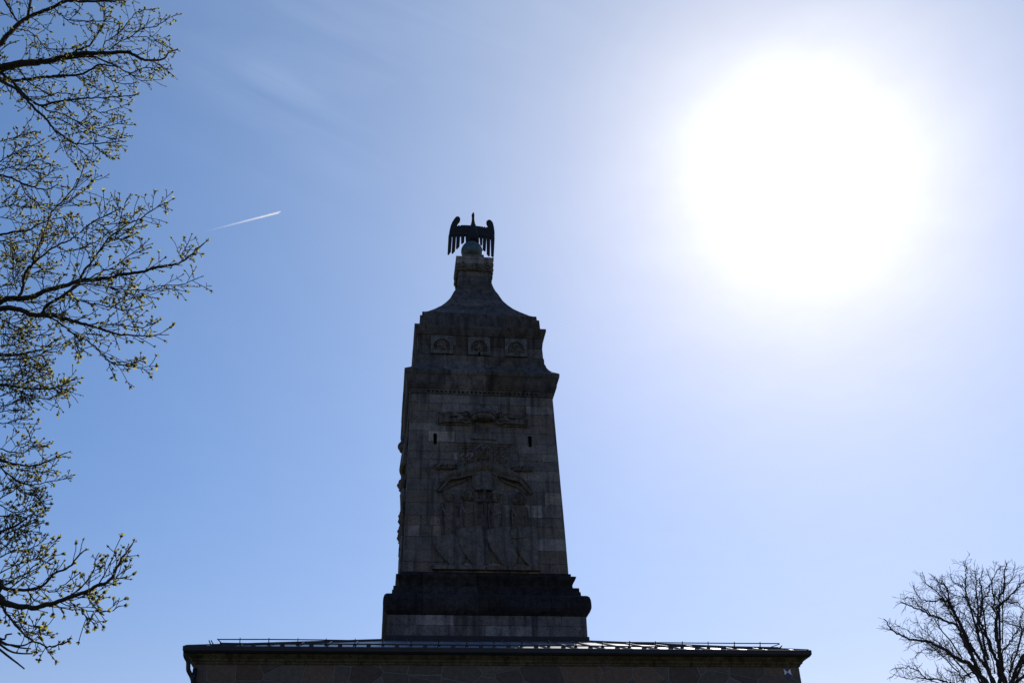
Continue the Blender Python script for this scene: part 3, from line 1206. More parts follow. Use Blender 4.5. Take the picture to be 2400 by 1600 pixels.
# breast plumage, legs
for k in range(5):
    u = .05 + (k - 2) * .055
    b.tube([(u, -.16, .98), (u, -.185, .80), (u * .98, -.165, .66)], [.03, .035, .02], 6)
body = b.build('body', M_BRONZE, eag, smooth=True)
b = MB()
b.tube([(.05, -.05, 1.865), (.05, -.11, 1.86), (.05, -.145, 1.825), (.05, -.15, 1.79)], [.034, .03, .018, .004], 8)
b.build('beak', M_BRONZE, body, smooth=True)
for e in (-1, 1):
    b = MB()
    for k in range(3):
        a = e * .11 + .05 + (k - 1) * .05
        b.tube([(e * .09 + .05, -.06, .70), (a, -.14, .675), (a, -.20, .62)], [.035, .028, .012], 6)
    b.tube([(e * .09 + .05, -.02, .85), (e * .09 + .05, -.05, .68)], [.06, .04], 8)
    b.build('talon', M_BRONZE, body, smooth=True)
LW = [(-0.10, 22.42), (-0.343, 22.425), (-0.492, 22.425), (-0.585, 22.345), (-0.63, 22.38), (-0.622, 22.45), (-0.575, 22.53), (-0.53, 22.60), (-0.52, 22.67), (-0.535, 22.74), (-0.57, 22.785), (-0.615, 22.80), (-0.665, 22.785), (-0.725, 22.695), (-0.793, 22.558), (-0.838, 22.418), (-0.872, 22.244), (-0.897, 22.038), (-0.90, 21.98), (-.10, 22.0)]
RW = [(-0.10, 22.42), (0.149, 22.41), (0.286, 22.378), (0.33, 22.34), (0.39, 22.37), (0.402, 22.45), (0.365, 22.54), (0.352, 22.61), (0.362, 22.67), (0.41, 22.73), (.465, 22.752), (0.515, 22.738), (0.577, 22.655), (0.608, 22.519), (0.627, 22.348), (0.634, 22.245), (0.624, 21.951), (-.10, 21.98)]
LF = [(-.897, -.794, -.922, 21.243, -.83, 21.355), (-.767, -.662, -.792, 21.281, -.696, 21.38), (-.635, -.527, -.651, 21.456, -.552, 21.556), (-.489, -.383, -.483, 21.661, -.397, 21.734), (-.345, -.25, -.33, 21.70, -.25, 21.72)]
RF = [(.624, .504, .580, 21.235, .508, 21.27), (.477, .368, .449, 21.238, .361, 21.316), (.35, .241, .311, 21.419, .228, 21.474), (.214, .124, .197, 21.639, .143, 21.686), (.095, .02, .09, 21.70, .03, 21.70)]
for pol, fe, sg_ in ((LW, LF, -1), (RW, RF, 1)):
    bend = lambda u: .10 * (abs(u + .14) / .8) ** 2
    b = MB()
    b.prism(pol, lambda u, v, w_: (u - EX, bend(u) - .03 + w_, v - 21.02), .05)
    # coverts: rows of small overlapping feathers
    for j in range(3):
        for i in range(8 if j else 6):
            u = -.14 + sg_ * (.12 + .078 * i)
            v = 22.33 - .12 * j
            b.blob(lambda U, V, W: (U - EX, bend(U) - .033 + W, V - 21.02), (u, v, 0), (.046, .09, .010), 8, 6)
    wing = b.build('wing', M_BRONZE, eag)
    for a0, a1, b0, z0, b1, z1 in fe:
        e_ = math.copysign(.009, a0 - a1)
        a0, a1, b0, b1 = a0 + e_, a1 - e_, b0 + e_, b1 - e_
        f1 = MB()
        top = 22.03
        f1.prism([(a0, top), (a0 + (b0 - a0) * .5, (top + z0) / 2), (b0, z0 + .02), (b0 + (b1 - b0) * .35, z0 - .005), (b1, z1), (a1 + (b1 - a1) * .5, (top + z1) / 2), (a1, top)],
                 lambda u, v, w_: (u - EX, bend(u) - .025 + w_, v - 21.02), .04)
        f1.build('feather', M_BRONZE, wing)

# ------------------------------------------------------------------ contrail
M_TRAIL = trail_mat()


def ray(px, py):
    d = _r * ((px - 1200) / FPX) + _u * ((800 - py) / FPX) + _f
    return d


def at(px, py, dist):
    """point seen in that direction at that horizontal distance from the photographer"""
    d = ray(px, py)
    return CAM + d * (dist / math.hypot(d.x, d.y))


ct = thing('contrail', 'thin white double contrail across the blue sky left of the tower', 'contrail')
ALT = 9500.0
for y0, y1, rr in ((496.0, 544.5, 8.2), (499.3, 545.8, 8.2)):
    b = MB()
    P0, P1 = at(656 - (y0 - 497), y0, 12000), at(462, y1 + 2, 12000)
    P0, P1 = [CAM + (p - CAM) * (ALT / (p.z - CAM.z)) for p in (P0, P1)]
    n = 40
    rn_ = random.Random(int(y0))
    pts = [P0.lerp(P1, i / n) + Vector((0, 0, rn_.uniform(-2, 2) * i / n)) for i in range(n + 1)]
    b.tube(pts, [rr * (1 - .35 * i / n) for i in range(n + 1)], 8, cap=False)
    o = b.build('vapour_trail', M_TRAIL, ct, smooth=True)
    ca = o.data.attributes.new('fade', 'FLOAT', 'POINT')
    vals = []
    for i in range(n + 1):
        t = i / n
        f_ = .68 * max(0, 1 - t) ** 1.9 * (.8 + .2 * rn_.random())
        vals += [min(1, f_)] * 8
    ca.data.foreach_set('value', vals)

# ------------------------------------------------------------------ trees


def leaflets(mb, p, d, s, rnd, n=6):
    d = d.normalized()
    for k in range(n):
        q = (d + Vector((rnd.gauss(0, .75), rnd.gauss(0, .75), rnd.gauss(0, .75)))).normalized()
        L = s * rnd.uniform(.6, 1.25)
        sd_ = q.orthogonal().normalized()
        sd_.rotate(Matrix.Rotation(rnd.uniform(0, 6.28), 3, q))
        a = p + q * (L * .1)
        m_ = p + q * (L * .55)
        up = q.cross(sd_) * (L * .12)
        mb.add([a, m_ + sd_ * L * .27 + up, p + q * L, m_ - sd_ * L * .27 + up], [(0, 1, 2, 3)])


def budknot(mb, p, s, rnd):
    vs = [p + Vector((x, y, z)) * s for x, y, z in ((1, 0, 0), (-1, 0, 0), (0, 1, 0), (0, -1, 0), (0, 0, 1), (0, 0, -1))]
    mb.add(vs, [(0, 2, 4), (2, 1, 4), (1, 3, 4), (3, 0, 4), (2, 0, 5), (1, 2, 5), (3, 1, 5), (0, 3, 5)])


def twig(wd, lf, p, d, L, r, lvl, rnd, cfg):
    n = max(3, int(L / cfg['seg']))
    pts = [p.copy()]
    d = d.normalized()
    dirs = []
    for i in range(n):
        d = (d + Vector((rnd.gauss(0, cfg['wig']), rnd.gauss(0, cfg['wig']), rnd.gauss(0, cfg['wig']) + cfg['up']))).normalized()
        p = p + d * (L / n)
        pts.append(p.copy())
        dirs.append(d.copy())
    rads = [max(cfg['rmin'], r * (1 - .75 * i / n)) for i in range(n + 1)]
    wd.tube(pts, rads, 4 if r > cfg['rmin'] * 1.5 else 3, cap=False)
    if lvl < cfg['levels']:
        step = max(1, int(cfg['every'][lvl] / (L / n)))
        for i in range(max(1, n // 5), n, step):
            if rnd.random() < cfg['prob']:
                side_twig(wd, lf, pts[i], dirs[i - 1], L * rnd.uniform(.3, .62) * (1 - .4 * i / n), rads[i] * .7, lvl + 1, rnd, cfg)
    if lf is not None:
        s = cfg['leaf'] * rnd.choice((.55, .85, 1.0, 1.1, 1.3)) * rnd.uniform(.85, 1.15)
        leaflets(lf, pts[-1], dirs[-1], s, rnd, rnd.randint(5, 9))
        budknot(wd, pts[-1], s * .46, rnd)
        for i in range(1, n):
            if rnd.random() < cfg['nodes']:
                q = (dirs[i - 1] + Vector((rnd.gauss(0, 1), rnd.gauss(0, 1), rnd.gauss(0, 1)))).normalized()
                e = pts[i] + q * rnd.uniform(.01, .05)
                wd.tube([pts[i], e], cfg['rmin'] * .9, 3, cap=False)
                leaflets(lf, e, q, s * .75, rnd, rnd.randint(3, 5))
                budknot(wd, e, s * .25, rnd)


def side_twig(wd, lf, p, d, L, r, lvl, rnd, cfg):
    a = R(rnd.uniform(28, 62))
    ax = d.orthogonal().normalized()
    # most shoots spread across the line of sight of the branch plane, the rest all round
    ax.rotate(Matrix.Rotation(rnd.uniform(0, 2 * math.pi), 3, d))
    q = d * math.cos(a) + ax * math.sin(a)
    if L > cfg['lmin']:
        twig(wd, lf, p, q, L, max(cfg['rmin'], r), lvl, rnd, cfg)


def branch(wd, lf, pts, r0, r1, rnd, cfg, twL, dens, start=0.0, sub=5, hold=0):
    """a traced limb: smooth line, knobbly thickness, shoots along it"""
    c = catmull(pts, sub)
    wj = cfg['wob']
    for i in range(1, len(c) - 1):
        c[i] = c[i] + Vector((rnd.gauss(0, wj), rnd.gauss(0, wj), rnd.gauss(0, wj)))
    L = [0]
    for a, b_ in zip(c, c[1:]):
        L.append(L[-1] + (b_ - a).length)
    T = L[-1]
    L0 = L[hold * sub]
    rad = [(r0 + (r1 - r0) * (max(0, l - L0) / (T - L0)) ** .75) * rnd.uniform(.93, 1.08) for l in L]
    wd.tube(c, rad, 7 if r0 > .03 else 5, cap=False)
    s = start * T + rnd.uniform(0, dens)
    i = 0
    while s < T:
        while i < len(L) - 2 and L[i + 1] < s:
            i += 1
        d = (c[i + 1] - c[i]).normalized()
        p = c[i].lerp(c[i + 1], (s - L[i]) / max(1e-6, L[i + 1] - L[i]))
        f_ = s / T
        side_twig(wd, lf, p, d, twL * rnd.uniform(.35, 1.15) * (1 - .62 * f_), max(cfg['rmin'], rad[i] * .35) if rad[i] < .02 else cfg['rtw'], 0, rnd, cfg)
        s += dens * rnd.uniform(.5, 1.5)
    twig(wd, lf, c[-1], (c[-1] - c[-2]), twL * .14, r1, 1, rnd, cfg)
    return c


# --- the budding tree whose boughs reach in from the left
CFG = dict(seg=.07, wig=.13, up=.03, rmin=.0040, rtw=.0066, levels=2, every=[.16, .14], prob=.72, leaf=.029, nodes=.42, lmin=.07, wob=.004)
A_, B_, C_, D_ = (3.9208, 0, 0), (3.734, 0, 380), (3.733, 0, 680), (2.6125, 0, 1000)
# frame of tracing, distance, thickness at start and end in metres, link to trunk, points
LEFT = [
    # top bough
    [('A', A_, 11.6, .085, .012, 1, [(-20, 425), (90, 300), (170, 220), (260, 160), (400, 100), (500, 65), (620, 10), (800, 15), (960, 10), (1050, 15), (1200, -12)]),
     ('A', A_, 11.7, .03, .012, 0, [(170, 215), (110, 120), (60, 40), (20, -40)]),
     ('A', A_, 11.5, .04, .02, 0, [(240, 180), (270, 80), (290, -30)]),
     ('A', A_, 11.4, .022, .006, 0, [(500, 80), (560, 140), (630, 185), (800, 195), (960, 195), (1080, 215)]),
     ('A', A_, 11.8, .02, .005, 0, [(150, 295), (210, 275), (300, 310), (360, 370), (400, 430), (470, 455), (670, 445)])],
    # main upper bough
    [('A', A_, 12.0, .12, .008, 1, [(-20, 640), (60, 612), (200, 585), (350, 570), (500, 550), (650, 505), (800, 490), (950, 490), (1150, 480), (1250, 520), (1360, 555), (1500, 540), (1560, 480), (1620, 460)]),
     ('A', A_, 11.9, .038, .008, 0, [(650, 500), (720, 460), (820, 420), (870, 350), (930, 250), (960, 190), (965, 80), (950, -10)]),
     ('A', A_, 12.1, .02, .006, 0, [(940, 490), (960, 400), (1020, 350), (1100, 300), (1180, 200), (1270, 110), (1390, 90)]),
     ('A', A_, 11.8, .022, .006, 0, [(1000, 460), (1100, 390), (1200, 340), (1300, 265), (1420, 250), (1500, 200), (1600, 145)]),
     ('A', A_, 12.1, .05, .006, 0, [(480, 560), (700, 530), (860, 520), (950, 560), (1080, 610), (1180, 670), (1260, 650), (1350, 620), (1450, 650)]),
     ('A', A_, 12.0, .015, .005, 0, [(1180, 670), (1230, 710), (1300, 740), (1440, 735)]),
     ('A', A_, 11.9, .016, .005, 0, [(1200, 340), (1340, 340), (1400, 370), (1490, 395)]),
     ('A', A_, 11.9, .016, .005, 0, [(1360, 555), (1440, 580), (1520, 630), (1570, 680)])],
    # lower upper boughs
    [('A', A_, 12.6, .07, .01, 1, [(-20, 720), (100, 742), (250, 730), (400, 710), (550, 695), (700, 690), (800, 660), (900, 600), (960, 600), (1100, 620)]),
     ('A', A_, 12.5, .022, .006, 0, [(930, 610), (940, 670), (1000, 720), (1090, 765), (1210, 770)]),
     ('A', A_, 12.3, .03, .006, 0, [(170, 630), (240, 730), (330, 800), (470, 880), (500, 860), (620, 860), (700, 890)]),
     ('A', A_, 12.4, .02, .005, 0, [(700, 700), (780, 760), (860, 800), (960, 850), (1080, 900)])],
    [('A', A_, 12.2, .065, .006, 1, [(-20, 640), (30, 690), (120, 760), (220, 870), (300, 930), (380, 970), (500, 940), (620, 920), (780, 905), (900, 900), (1080, 890), (1230, 880)]),
     ('A', A_, 12.0, .028, .005, 0, [(380, 970), (440, 1020), (560, 1040), (700, 1110), (820, 1160), (900, 1180), (1060, 1140), (1140, 1135)]),
     ('A', A_, 11.9, .02, .005, 0, [(700, 1110), (820, 1200), (920, 1250), (1050, 1275), (1170, 1250)]),
     ('A', A_, 12.1, .02, .005, 0, [(620, 920), (760, 960), (900, 1030), (1000, 1020), (1160, 965)])],
    [('A', A_, 11.5, .055, .006, 1, [(-20, 730), (40, 760), (150, 820), (230, 900), (330, 1010), (420, 1090), (500, 1190), (600, 1270), (700, 1320), (850, 1320), (1000, 1310), (1100, 1300)]),
     ('A', A_, 11.6, .014, .005, 0, [(600, 1270), (600, 1380), (640, 1450), (740, 1500), (775, 1530)]),
     ('A', A_, 11.5, .014, .005, 0, [(690, 1320), (740, 1380), (810, 1440)]),
     ('A', A_, 11.4, .018, .005, 0, [(420, 1090), (500, 1080), (600, 1120), (700, 1180), (800, 1240)]),
     ('A', A_, 11.5, .012, .005, 0, [(850, 1320), (900, 1370), (950, 1400)])],
    # dense cluster at the left edge
    [('B', B_, 12.8, .045, .006, 1, [(-20, 110), (100, 140), (200, 190), (300, 220), (420, 240), (500, 195)]),
     ('B', B_, 12.7, .02, .005, 0, [(-10, 70), (150, 30), (300, -10), (380, -30)]),
     ('A', A_, 12.8, .02, .005, 0, [(-10, 1300), (120, 1270), (240, 1230), (330, 1210)]),
     ('A', A_, 12.6, .02, .005, 0, [(-10, 1490), (150, 1400), (260, 1340), (370, 1350)]),
     ('B', B_, 12.7, .02, .005, 0, [(180, 180), (230, 280), (300, 330), (370, 400), (480, 420)]),
     ('B', B_, 12.6, .018, .005, 0, [(300, 220), (360, 160), (440, 90), (500, 50)]),
     ('B', B_, 12.7, .018, .005, 0, [(-10, 20), (120, 60), (260, 60), (400, 110)])],
    [('B', B_, 13.0, .04, .006, 1, [(-20, 640), (120, 612), (260, 590), (330, 550), (500, 490), (650, 480)]),
     ('B', B_, 13.1, .024, .005, 0, [(-20, 690), (150, 702), (260, 680), (420, 650), (520, 600)]),
     ('B', B_, 12.9, .016, .005, 0, [(-10, 400), (100, 380), (200, 400), (310, 390)]),
     ('B', B_, 13.0, .016, .005, 0, [(-10, 480), (100, 500), (220, 540), (300, 520)]),
     ('B', B_, 12.9, .02, .005, 0, [(-10, 1090), (120, 1062), (240, 1010), (340, 950), (440, 930)]),
     ('B', B_, 13.0, .018, .005, 0, [(30, 700), (60, 800), (130, 850), (240, 870), (330, 900)]),
     ('B', B_, 13.0, .02, .005, 0, [(150, 1120), (115, 1000), (120, 850), (140, 740)])],
    # the two heavy limbs at mid height
    [('B', B_, 11.0, .085, .008, 1, [(-20, 1235), (60, 1195), (200, 1190), (300, 1170), (400, 1120), (540, 1090), (680, 1040), (780, 1030), (930, 1020), (1060, 985), (1240, 960), (1350, 925), (1500, 900), (1590, 870), (1680, 800), (1780, 715)]),
     ('B', B_, 11.1, .045, .006, 0, [(160, 1175), (195, 1120), (210, 1000), (240, 940), (290, 880), (290, 830), (330, 760), (380, 640), (430, 500), (450, 440), (500, 390), (600, 280), (680, 180), (730, 50)]),
     ('B', B_, 11.0, .014, .005, 0, [(500, 390), (580, 360), (680, 290), (770, 210), (850, 130)]),
     ('B', B_, 10.9, .03, .006, 0, [(290, 885), (400, 800), (500, 730), (600, 685), (680, 630), (760, 560), (830, 515), (950, 460), (1020, 420)]),
     ('B', B_, 10.8, .036, .006, 0, [(700, 1030), (740, 950), (820, 850), (880, 760), (930, 690), (970, 650), (1080, 570), (1160, 520), (1240, 490), (1300, 440), (1430, 360)]),
     ('B', B_, 10.8, .014, .005, 0, [(930, 700), (1020, 670), (1120, 600), (1200, 540)]),
     ('B', B_, 10.7, .012, .005, 0, [(1000, 690), (1040, 560), (1080, 400), (1120, 310)]),
     ('B', B_, 10.9, .02, .005, 0, [(760, 1030), (900, 950), (1000, 930), (1060, 870), (1180, 780), (1240, 740)]),
     ('B', B_, 11.1, .02, .005, 0, [(700, 1060), (900, 1080), (1050, 1110), (1350, 1120), (1440, 1080), (1600, 1070), (1740, 1010)]),
     ('B', B_, 11.1, .012, .005, 0, [(900, 1080), (1060, 1130), (1200, 1160), (1340, 1185)]),
     ('B', B_, 10.9, .014, .005, 0, [(830, 515), (900, 550), (980, 545), (1060, 530)]),
     ('B', B_, 10.9, .014, .005, 0, [(500, 740), (590, 780), (700, 750), (850, 690)]),
     ('B', B_, 10.9, .012, .005, 0, [(1590, 870), (1600, 800), (1640, 720), (1665, 665)]),
     ('B', B_, 11.0, .014, .005, 0, [(380, 1110), (375, 1030), (380, 980), (430, 940)])],
    [('B', B_, 10.6, .078, .006, 1, [(-20, 1285), (80, 1277), (180, 1290), (260, 1330), (360, 1340), (480, 1345), (600, 1380), (720, 1410), (850, 1450), (950, 1480), (1080, 1510), (1250, 1515), (1410, 1508)]),
     ('B', B_, 10.7, .04, .02, 0, [(365, 1325), (400, 1270), (500, 1200), (600, 1140), (690, 1055)]),
     ('B', B_, 10.6, .02, .005, 0, [(560, 1130), (640, 1190), (760, 1225), (880, 1250), (970, 1265), (1080, 1210), (1160, 1190)]),
     ('B', B_, 10.5, .026, .006, 0, [(400, 1345), (500, 1390), (570, 1450), (660, 1510), (760, 1560), (850, 1630), (950, 1740), (1090, 1780), (1170, 1770), (1230, 1720)]),
     ('B', B_, 10.6, .012, .005, 0, [(520, 1195), (535, 1290), (580, 1360), (640, 1390)]),
     ('B', B_, 10.6, .016, .005, 0, [(850, 1450), (950, 1420), (1100, 1430), (1230, 1450), (1350, 1405)]),
     ('B', B_, 10.5, .014, .005, 0, [(660, 1510), (655, 1570), (690, 1620), (750, 1660)]),
     ('B', B_, 10.5, .014, .005, 0, [(970, 1265), (1060, 1290), (1130, 1300), (1200, 1270)])],
    # clusters below
    [('C', C_, 12.4, .05, .006, 1, [(-20, 565), (150, 562), (280, 540), (400, 500), (500, 430)]),
     ('C', C_, 12.5, .02, .005, 0, [(-10, 380), (150, 385), (230, 370), (290, 345)]),
     ('C', C_, 12.3, .02, .005, 0, [(0, 490), (150, 470), (250, 430), (370, 380), (470, 330)]),
     ('C', C_, 12.4, .028, .005, 0, [(-10, 612), (150, 602), (300, 580), (430, 530), (530, 500)]),
     ('C', C_, 12.6, .018, .005, 0, [(-10, 230), (60, 280), (130, 290), (240, 240)]),
     ('C', C_, 12.5, .018, .005, 0, [(-10, 300), (80, 330), (160, 350), (240, 310)]),
     ('C', C_, 12.5, .018, .005, 0, [(-10, 680), (120, 670), (250, 660), (320, 690), (400, 660)])],
    [('C', C_, 12.9, .045, .006, 1, [(-20, 825), (150, 842), (250, 860), (400, 860), (500, 850), (570, 820), (635, 780)]),
     ('C', C_, 12.8, .02, .005, 0, [(-10, 930), (150, 880), (260, 920), (400, 950), (480, 925)]),
     ('C', C_, 12.8, .018, .005, 0, [(-10, 750), (100, 745), (220, 740), (330, 800), (370, 830)]),
     ('C', C_, 12.8, .018, .005, 0, [(-10, 780), (120, 790), (230, 780), (300, 720), (400, 680)]),
     ('C', C_, 12.9, .018, .005, 0, [(400, 860), (480, 870), (540, 895)]),
     ('C', C_, 12.9, .018, .005, 0, [(500, 850), (560, 870), (600, 890), (640, 885)]),
     ('C', C_, 13.0, .016, .005, 0, [(-10, 1010), (80, 1000), (160, 960), (260, 940)]),
     ('C', C_, 13.0, .018, .005, 0, [(-10, 1065), (80, 1050), (220, 1045)]),
     ('C', C_, 12.9, .018, .005, 0, [(-10, 1170), (100, 1150), (180, 1120)])],
    [('D', D_, 12.6, .05, .006, 1, [(-15, 195), (100, 230), (200, 240), (300, 210), (400, 160)]),
     ('D', D_, 12.5, .02, .005, 0, [(-10, 130), (60, 150), (140, 160), (200, 120), (265, 115)]),
     ('D', D_, 12.6, .016, .005, 0, [(130, 110), (180, 80), (185, 60), (160, 5)]),
     ('D', D_, 12.6, .025, .005, 0, [(-10, 235), (100, 325), (200, 355), (300, 335), (410, 315)]),
     ('D', D_, 12.5, .02, .005, 0, [(100, 260), (180, 270), (240, 280), (330, 265)]),
     ('D', D_, 12.7, .02, .005, 0, [(-10, 450), (80, 390), (140, 350), (210, 300)])],
    [('D', D_, 13.2, .045, .006, 1, [(-15, 650), (100, 600), (190, 540), (240, 548)]),
     ('D', D_, 13.1, .022, .005, 0, [(-10, 545), (100, 540), (200, 490), (270, 400)]),
     ('D', D_, 13.1, .018, .005, 0, [(-10, 470), (80, 520), (160, 510), (220, 485)]),
     ('D', D_, 13.2, .02, .005, 0, [(-10, 765), (80, 690), (150, 640), (240, 645)]),
     ('D', D_, 13.0, .022, .005, 0, [(-10, 800), (80, 762), (200, 740), (270, 690)]),
     ('D', D_, 13.1, .018, .005, 0, [(-10, 700), (60, 640), (140, 610), (220, 580)]),
     ('D', D_, 13.1, .016, .005, 0, [(-10, 400), (80, 370), (150, 410), (230, 430), (270, 490)])],
    # the lowest limbs
    [('D', D_, 10.8, .05, .008, 1, [(-15, 985), (120, 995), (240, 985), (330, 900), (420, 860), (500, 770)]),
     ('D', D_, 10.9, .02, .005, 0, [(-10, 980), (150, 900), (260, 800), (305, 705)]),
     ('D', D_, 10.8, .014, .005, 0, [(240, 985), (320, 1010), (400, 960), (480, 900)]),
     ('D', D_, 10.9, .016, .005, 0, [(-10, 900), (80, 850), (180, 820), (240, 790)]),
     ('D', D_, 11.0, .016, .005, 0, [(60, 985), (140, 930), (220, 880), (330, 790)]),
     ('D', D_, 11.0, .014, .005, 0, [(170, 995), (210, 1060), (270, 1080)])],
    [('D', D_, 10.3, .075, .008, 1, [(-15, 1035), (60, 1085), (200, 1105), (300, 1085), (400, 1050), (500, 1020), (600, 970), (680, 930), (740, 820), (805, 725)]),
     ('D', D_, 10.2, .02, .005, 0, [(400, 1055), (500, 980), (560, 900), (590, 810)]),
     ('D', D_, 10.3, .014, .005, 0, [(420, 1055), (460, 1095), (530, 1120), (650, 1130), (740, 1095)]),
     ('D', D_, 10.3, .012, .005, 0, [(500, 1020), (560, 1020), (620, 1040)]),
     ('D', D_, 10.2, .014, .005, 0, [(600, 970), (650, 880), (690, 800), (720, 750)]),
     ('D', D_, 10.2, .012, .005, 0, [(500, 1110), (510, 1150), (550, 1185)]),
     ('D', D_, 10.2, .014, .005, 0, [(660, 940), (700, 930), (760, 920)]),
     ('D', D_, 10.4, .034, .006, 0, [(0, 1060), (20, 1110), (80, 1190), (160, 1280), (240, 1325), (320, 1345), (410, 1315)]),
     ('D', D_, 10.4, .012, .005, 0, [(80, 1190), (140, 1200), (220, 1225)]),
     ('D', D_, 10.4, .012, .005, 0, [(150, 1275), (230, 1260), (310, 1280)])],
]
BARE = [[(-20, 1295), (80, 1335), (150, 1335), (195, 1310)], [(-20, 1300), (60, 1333), (120, 1350), (190, 1357)], [(-20, 1315), (60, 1370), (120, 1385), (200, 1387)], [(-20, 1345), (60, 1410), (100, 1440), (150, 1480)], [(-20, 1285), (40, 1270), (75, 1265)]]

TAZ, TR = R(-37.5), 12.3
TB = Vector((CAM.x + TR * math.sin(TAZ), CAM.y + TR * math.cos(TAZ), 0))
ltree = thing('budding_tree', 'large tree with yellow green buds reaching in from the left edge', 'tree', TB)


def trunk_at(z):
    return Vector((TB.x + .25 * math.sin(z * .35), TB.y + .2 * math.sin(z * .5 + 1), z))


def trunk_r(z):
    return max(.05, .36 * (1 - z / 19.5) ** .9 + (.12 * max(0, 1 - z / 1.2)))


b = MB()
zz_ = [-.15 + i * .55 for i in range(32)]
b.tube([trunk_at(z) for z in zz_], [trunk_r(max(0, z)) for z in zz_], 14)
keep(b.build('trunk', M_BARK, None, smooth=True), ltree)
rnd = random.Random(77)
for li, limb in enumerate(LEFT):
    wd, lf = MB(), MB()
    for fr, (sc_, ox, oy), dist, r0, r1, root, pts in limb:
        n = len(pts)
        ph = rnd.uniform(0, 6.28)
        q = []
        for i, (x, y) in enumerate(pts):
            dd = dist + .35 * math.sin(ph + i * .8) * i / n - (.9 * i / n if root else .35 * i / n)
            q.append(at(ox + x / sc_, oy + y / sc_, dd))
        st = 0
        if root:
            d0 = (q[0] - q[1]).normalized()
            za = max(2.6, q[0].z - 1.3)
            tr_ = trunk_at(za)
            # a bough that leaves the trunk and bends out to its tip
            q = [tr_, tr_.lerp(q[0], .45) + Vector((0, 0, .12)), q[0] + d0 * .25] + q
            st = .12
        px_len = sum(math.dist(a, c) for a, c in zip(pts, pts[1:])) / sc_
        tw = .56 if px_len > 220 else .42
        r0 = max(.0065, r0 * (.5 if r0 > .1 else .42))
        dn = .62 if li in (5, 6, 9, 10, 11, 12) else 1
        if li >= 13:
            tw *= .85
        branch(wd, lf, q, r0, r1, rnd, CFG, tw, (.08 if root else .066) * dn, st, hold=3 if root else 0)
    o = keep(wd.build('limb', M_BARK, None), ltree)
    lo = lf.build('bud_leaflets', M_LEAF, o)  # the tree's opening buds, each a cluster of small leaflets
wd = MB()
cb = dict(CFG, levels=0)
for ln in BARE:
    q = [at(x / 2.6125, 1000 + y / 2.6125, 9.8) for x, y in ln]
    st_ = at(-150, 1400 + 0, 10.6)
    wd.tube(catmull([st_] + q, 5), [.012 - .006 * i / (5 * len(q)) for i in range(5 * len(q) + 1)], 5)
st_ = at(-150, 1400, 10.6)
tr_ = trunk_at(3.4)
wd.tube(catmull([tr_, tr_.lerp(st_, .5) + Vector((0, 0, .2)), st_], 5), [.045 - .003 * i for i in range(11)], 6)
keep(wd.build('bare_limb', M_BARK, None), ltree)

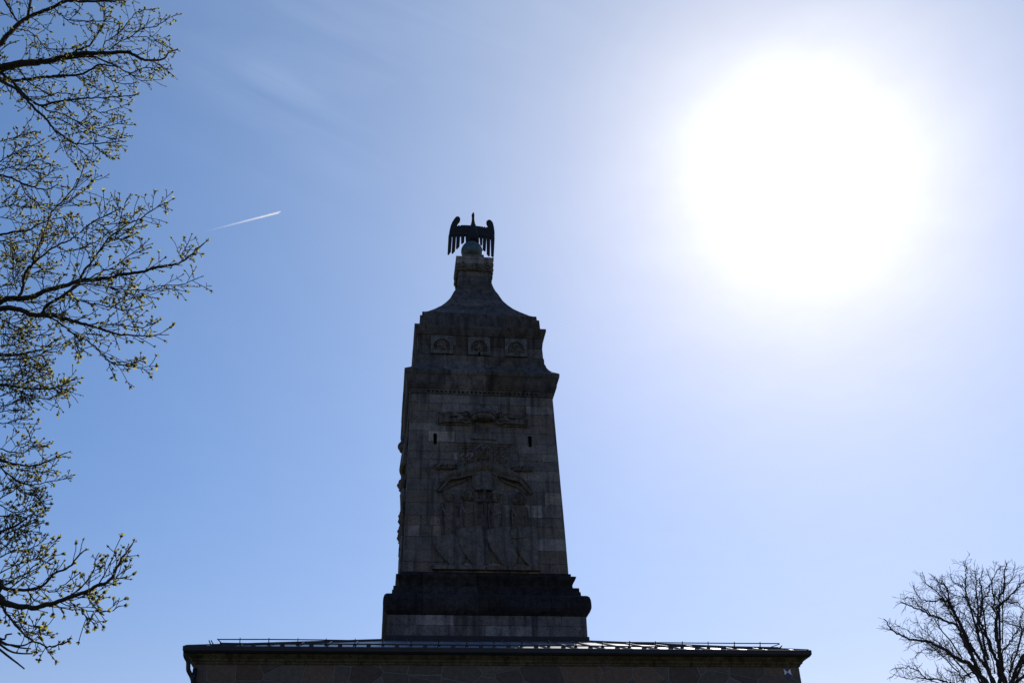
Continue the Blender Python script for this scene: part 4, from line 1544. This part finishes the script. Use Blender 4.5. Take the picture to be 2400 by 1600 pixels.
# --- the bare tree far behind on the right
CF2 = dict(seg=.10, wig=.2, up=.025, rmin=.006, rtw=.012, levels=2, every=[.2, .17], prob=.85, leaf=.05, nodes=0, lmin=.16, wob=.02)
E_ = (4.9, 2040, 1280)
RT = [
    (.42, .03, [(1400, 1640), (1260, 1480), (1180, 1380), (1000, 1290), (880, 1200), (780, 1140), (640, 1090), (480, 1070), (350, 1020), (260, 970), (180, 850)]),
    (.16, .02, [(1100, 1330), (960, 1260), (830, 1222), (690, 1182), (580, 1205), (520, 1270)]),
    (.13, .02, [(880, 1200), (760, 1090), (640, 980), (560, 900), (530, 870)]),
    (.10, .02, [(640, 1090), (520, 1030), (420, 960), (330, 920), (250, 900)]),
    (.38, .03, [(1320, 1620), (1290, 1530), (1230, 1400), (1170, 1270), (1090, 1130), (1030, 980), (980, 900), (850, 850), (700, 790), (600, 740), (480, 690), (350, 640)]),
    (.12, .02, [(700, 790), (620, 720), (520, 640), (440, 590), (370, 600)]),
    (.3, .025, [(1230, 1400), (1160, 1240), (1090, 1090), (1050, 900), (980, 790), (930, 690), (890, 560), (880, 470), (780, 400), (700, 330)]),
    (.16, .02, [(930, 690), (840, 600), (740, 500), (640, 420), (600, 300)]),
    (.14, .02, [(860, 640), (740, 630), (620, 620), (530, 540), (500, 460)]),
    (.3, .025, [(1420, 1560), (1330, 1380), (1220, 1240), (1130, 1100), (1080, 960), (1000, 820), (940, 690), (880, 600), (800, 480), (760, 370)]),
    (.28, .02, [(1330, 1330), (1290, 1180), (1250, 1050), (1230, 900), (1240, 800), (1230, 690), (1210, 520), (1220, 350), (1190, 280)]),
    (.2, .02, [(1240, 830), (1180, 750), (1120, 640), (1090, 500), (1100, 350), (1090, 240), (1065, 170)]),
    (.12, .02, [(1120, 650), (1030, 580), (920, 530), (850, 470), (830, 340)]),
    (.1, .02, [(1090, 500), (1020, 450), (940, 390), (920, 320)]),
    (.34, .025, [(1480, 1420), (1420, 1250), (1370, 1110), (1310, 960), (1260, 850), (1270, 700), (1280, 560), (1260, 400), (1290, 280)]),
    (.16, .02, [(1280, 660), (1350, 560), (1370, 450), (1420, 350), (1470, 260), (1500, 220)]),
    (.44, .03, [(1560, 1650), (1520, 1450), (1490, 1260), (1470, 1150), (1450, 1000), (1450, 820), (1480, 700), (1480, 600), (1530, 500), (1540, 350), (1560, 190)]),
    (.18, .02, [(1450, 800), (1420, 720), (1425, 600), (1395, 530), (1400, 420), (1340, 280)]),
    (.2, .02, [(1480, 720), (1560, 610), (1650, 510), (1740, 420), (1800, 330), (1860, 250)]),
    (.16, .02, [(1500, 1250), (1570, 1150), (1640, 1040), (1710, 930), (1730, 800), (1790, 720)]),
    (.16, .02, [(1600, 1600), (1610, 1400), (1630, 1240), (1700, 1190), (1800, 1170)]),
    (.15, .02, [(1260, 1500), (1170, 1450), (1110, 1465), (1070, 1510), (1040, 1490), (1000, 1410), (900, 1280)]),
    (.2, .02, [(1100, 1640), (920, 1568), (800, 1530), (640, 1510), (500, 1400), (380, 1390), (250, 1410)]),
    (.12, .02, [(640, 1510), (460, 1530), (300, 1480), (240, 1500)]),
    (.12, .02, [(1740, 970), (1690, 920), (1600, 880), (1540, 850), (1490, 862)]),
    (.1, .02, [(1800, 760), (1764, 720), (1680, 640), (1560, 605)]),
    (.1, .02, [(1530, 500), (1600, 420), (1640, 320), (1660, 210)]),
    (.1, .02, [(1370, 1110), (1300, 1130), (1200, 1020), (1130, 870), (1060, 760)]),
    (.34, .03, [(1580, 1640), (1680, 1400), (1760, 1250), (1860, 1100), (1950, 900), (2000, 700), (2020, 500)]),
    (.2, .02, [(1800, 1200), (1840, 1000), (1830, 800), (1850, 600), (1840, 400)]),
    (.2, .02, [(1950, 900), (2080, 820), (2200, 700), (2300, 600)]),
    (.28, .03, [(1600, 1650), (1760, 1480), (1950, 1300), (2150, 1180), (2350, 1100)]),
]
RD = 40.0
base = at(2040 + 1500 / 4.9, 1600, RD)
RB = Vector((base.x, base.y, -.1))
rtree = thing('bare_tree', 'bare leafless tree with fine dark twigs at the lower right', 'tree', RB)
fork = at(2040 + 1500 / 4.9, 1280 + 1900 / 4.9, RD)
b = MB()
b.tube([RB + (fork - RB) * (i / 6) + Vector((.08 * math.sin(i * 1.7), .08 * math.cos(i * 2.1) if 0 < i < 6 else 0, 0)) for i in range(7)], [.95, .72, .64, .6, .57, .55, .5], 14)
keep(b.build('trunk', M_BARK2, None, smooth=True), rtree)
rnd = random.Random(31)
groups = {}
for r0, r1, pts in RT:
    wd = MB()
    ph = rnd.uniform(0, 6.28)
    dd0 = rnd.uniform(-2.5, 2.5)
    n = len(pts)
    q = []
    low = pts[0][1] > 1500
    for i, (x, y) in enumerate(pts):
        dd = RD + dd0 * (i / n if low else .3 + .7 * i / n) + .8 * math.sin(ph + i) * i / n
        q.append(at(2040 + x / 4.9, 1280 + y / 4.9, dd))
    q = [fork.lerp(q[0], .12 if low else .55)] + q
    branch(wd, None, q, r0 * .25, r1 * .55, rnd, CF2, 1.0, .075, .15 if low else .3)
    keep(wd.build('limb', M_BARK2, None), rtree)
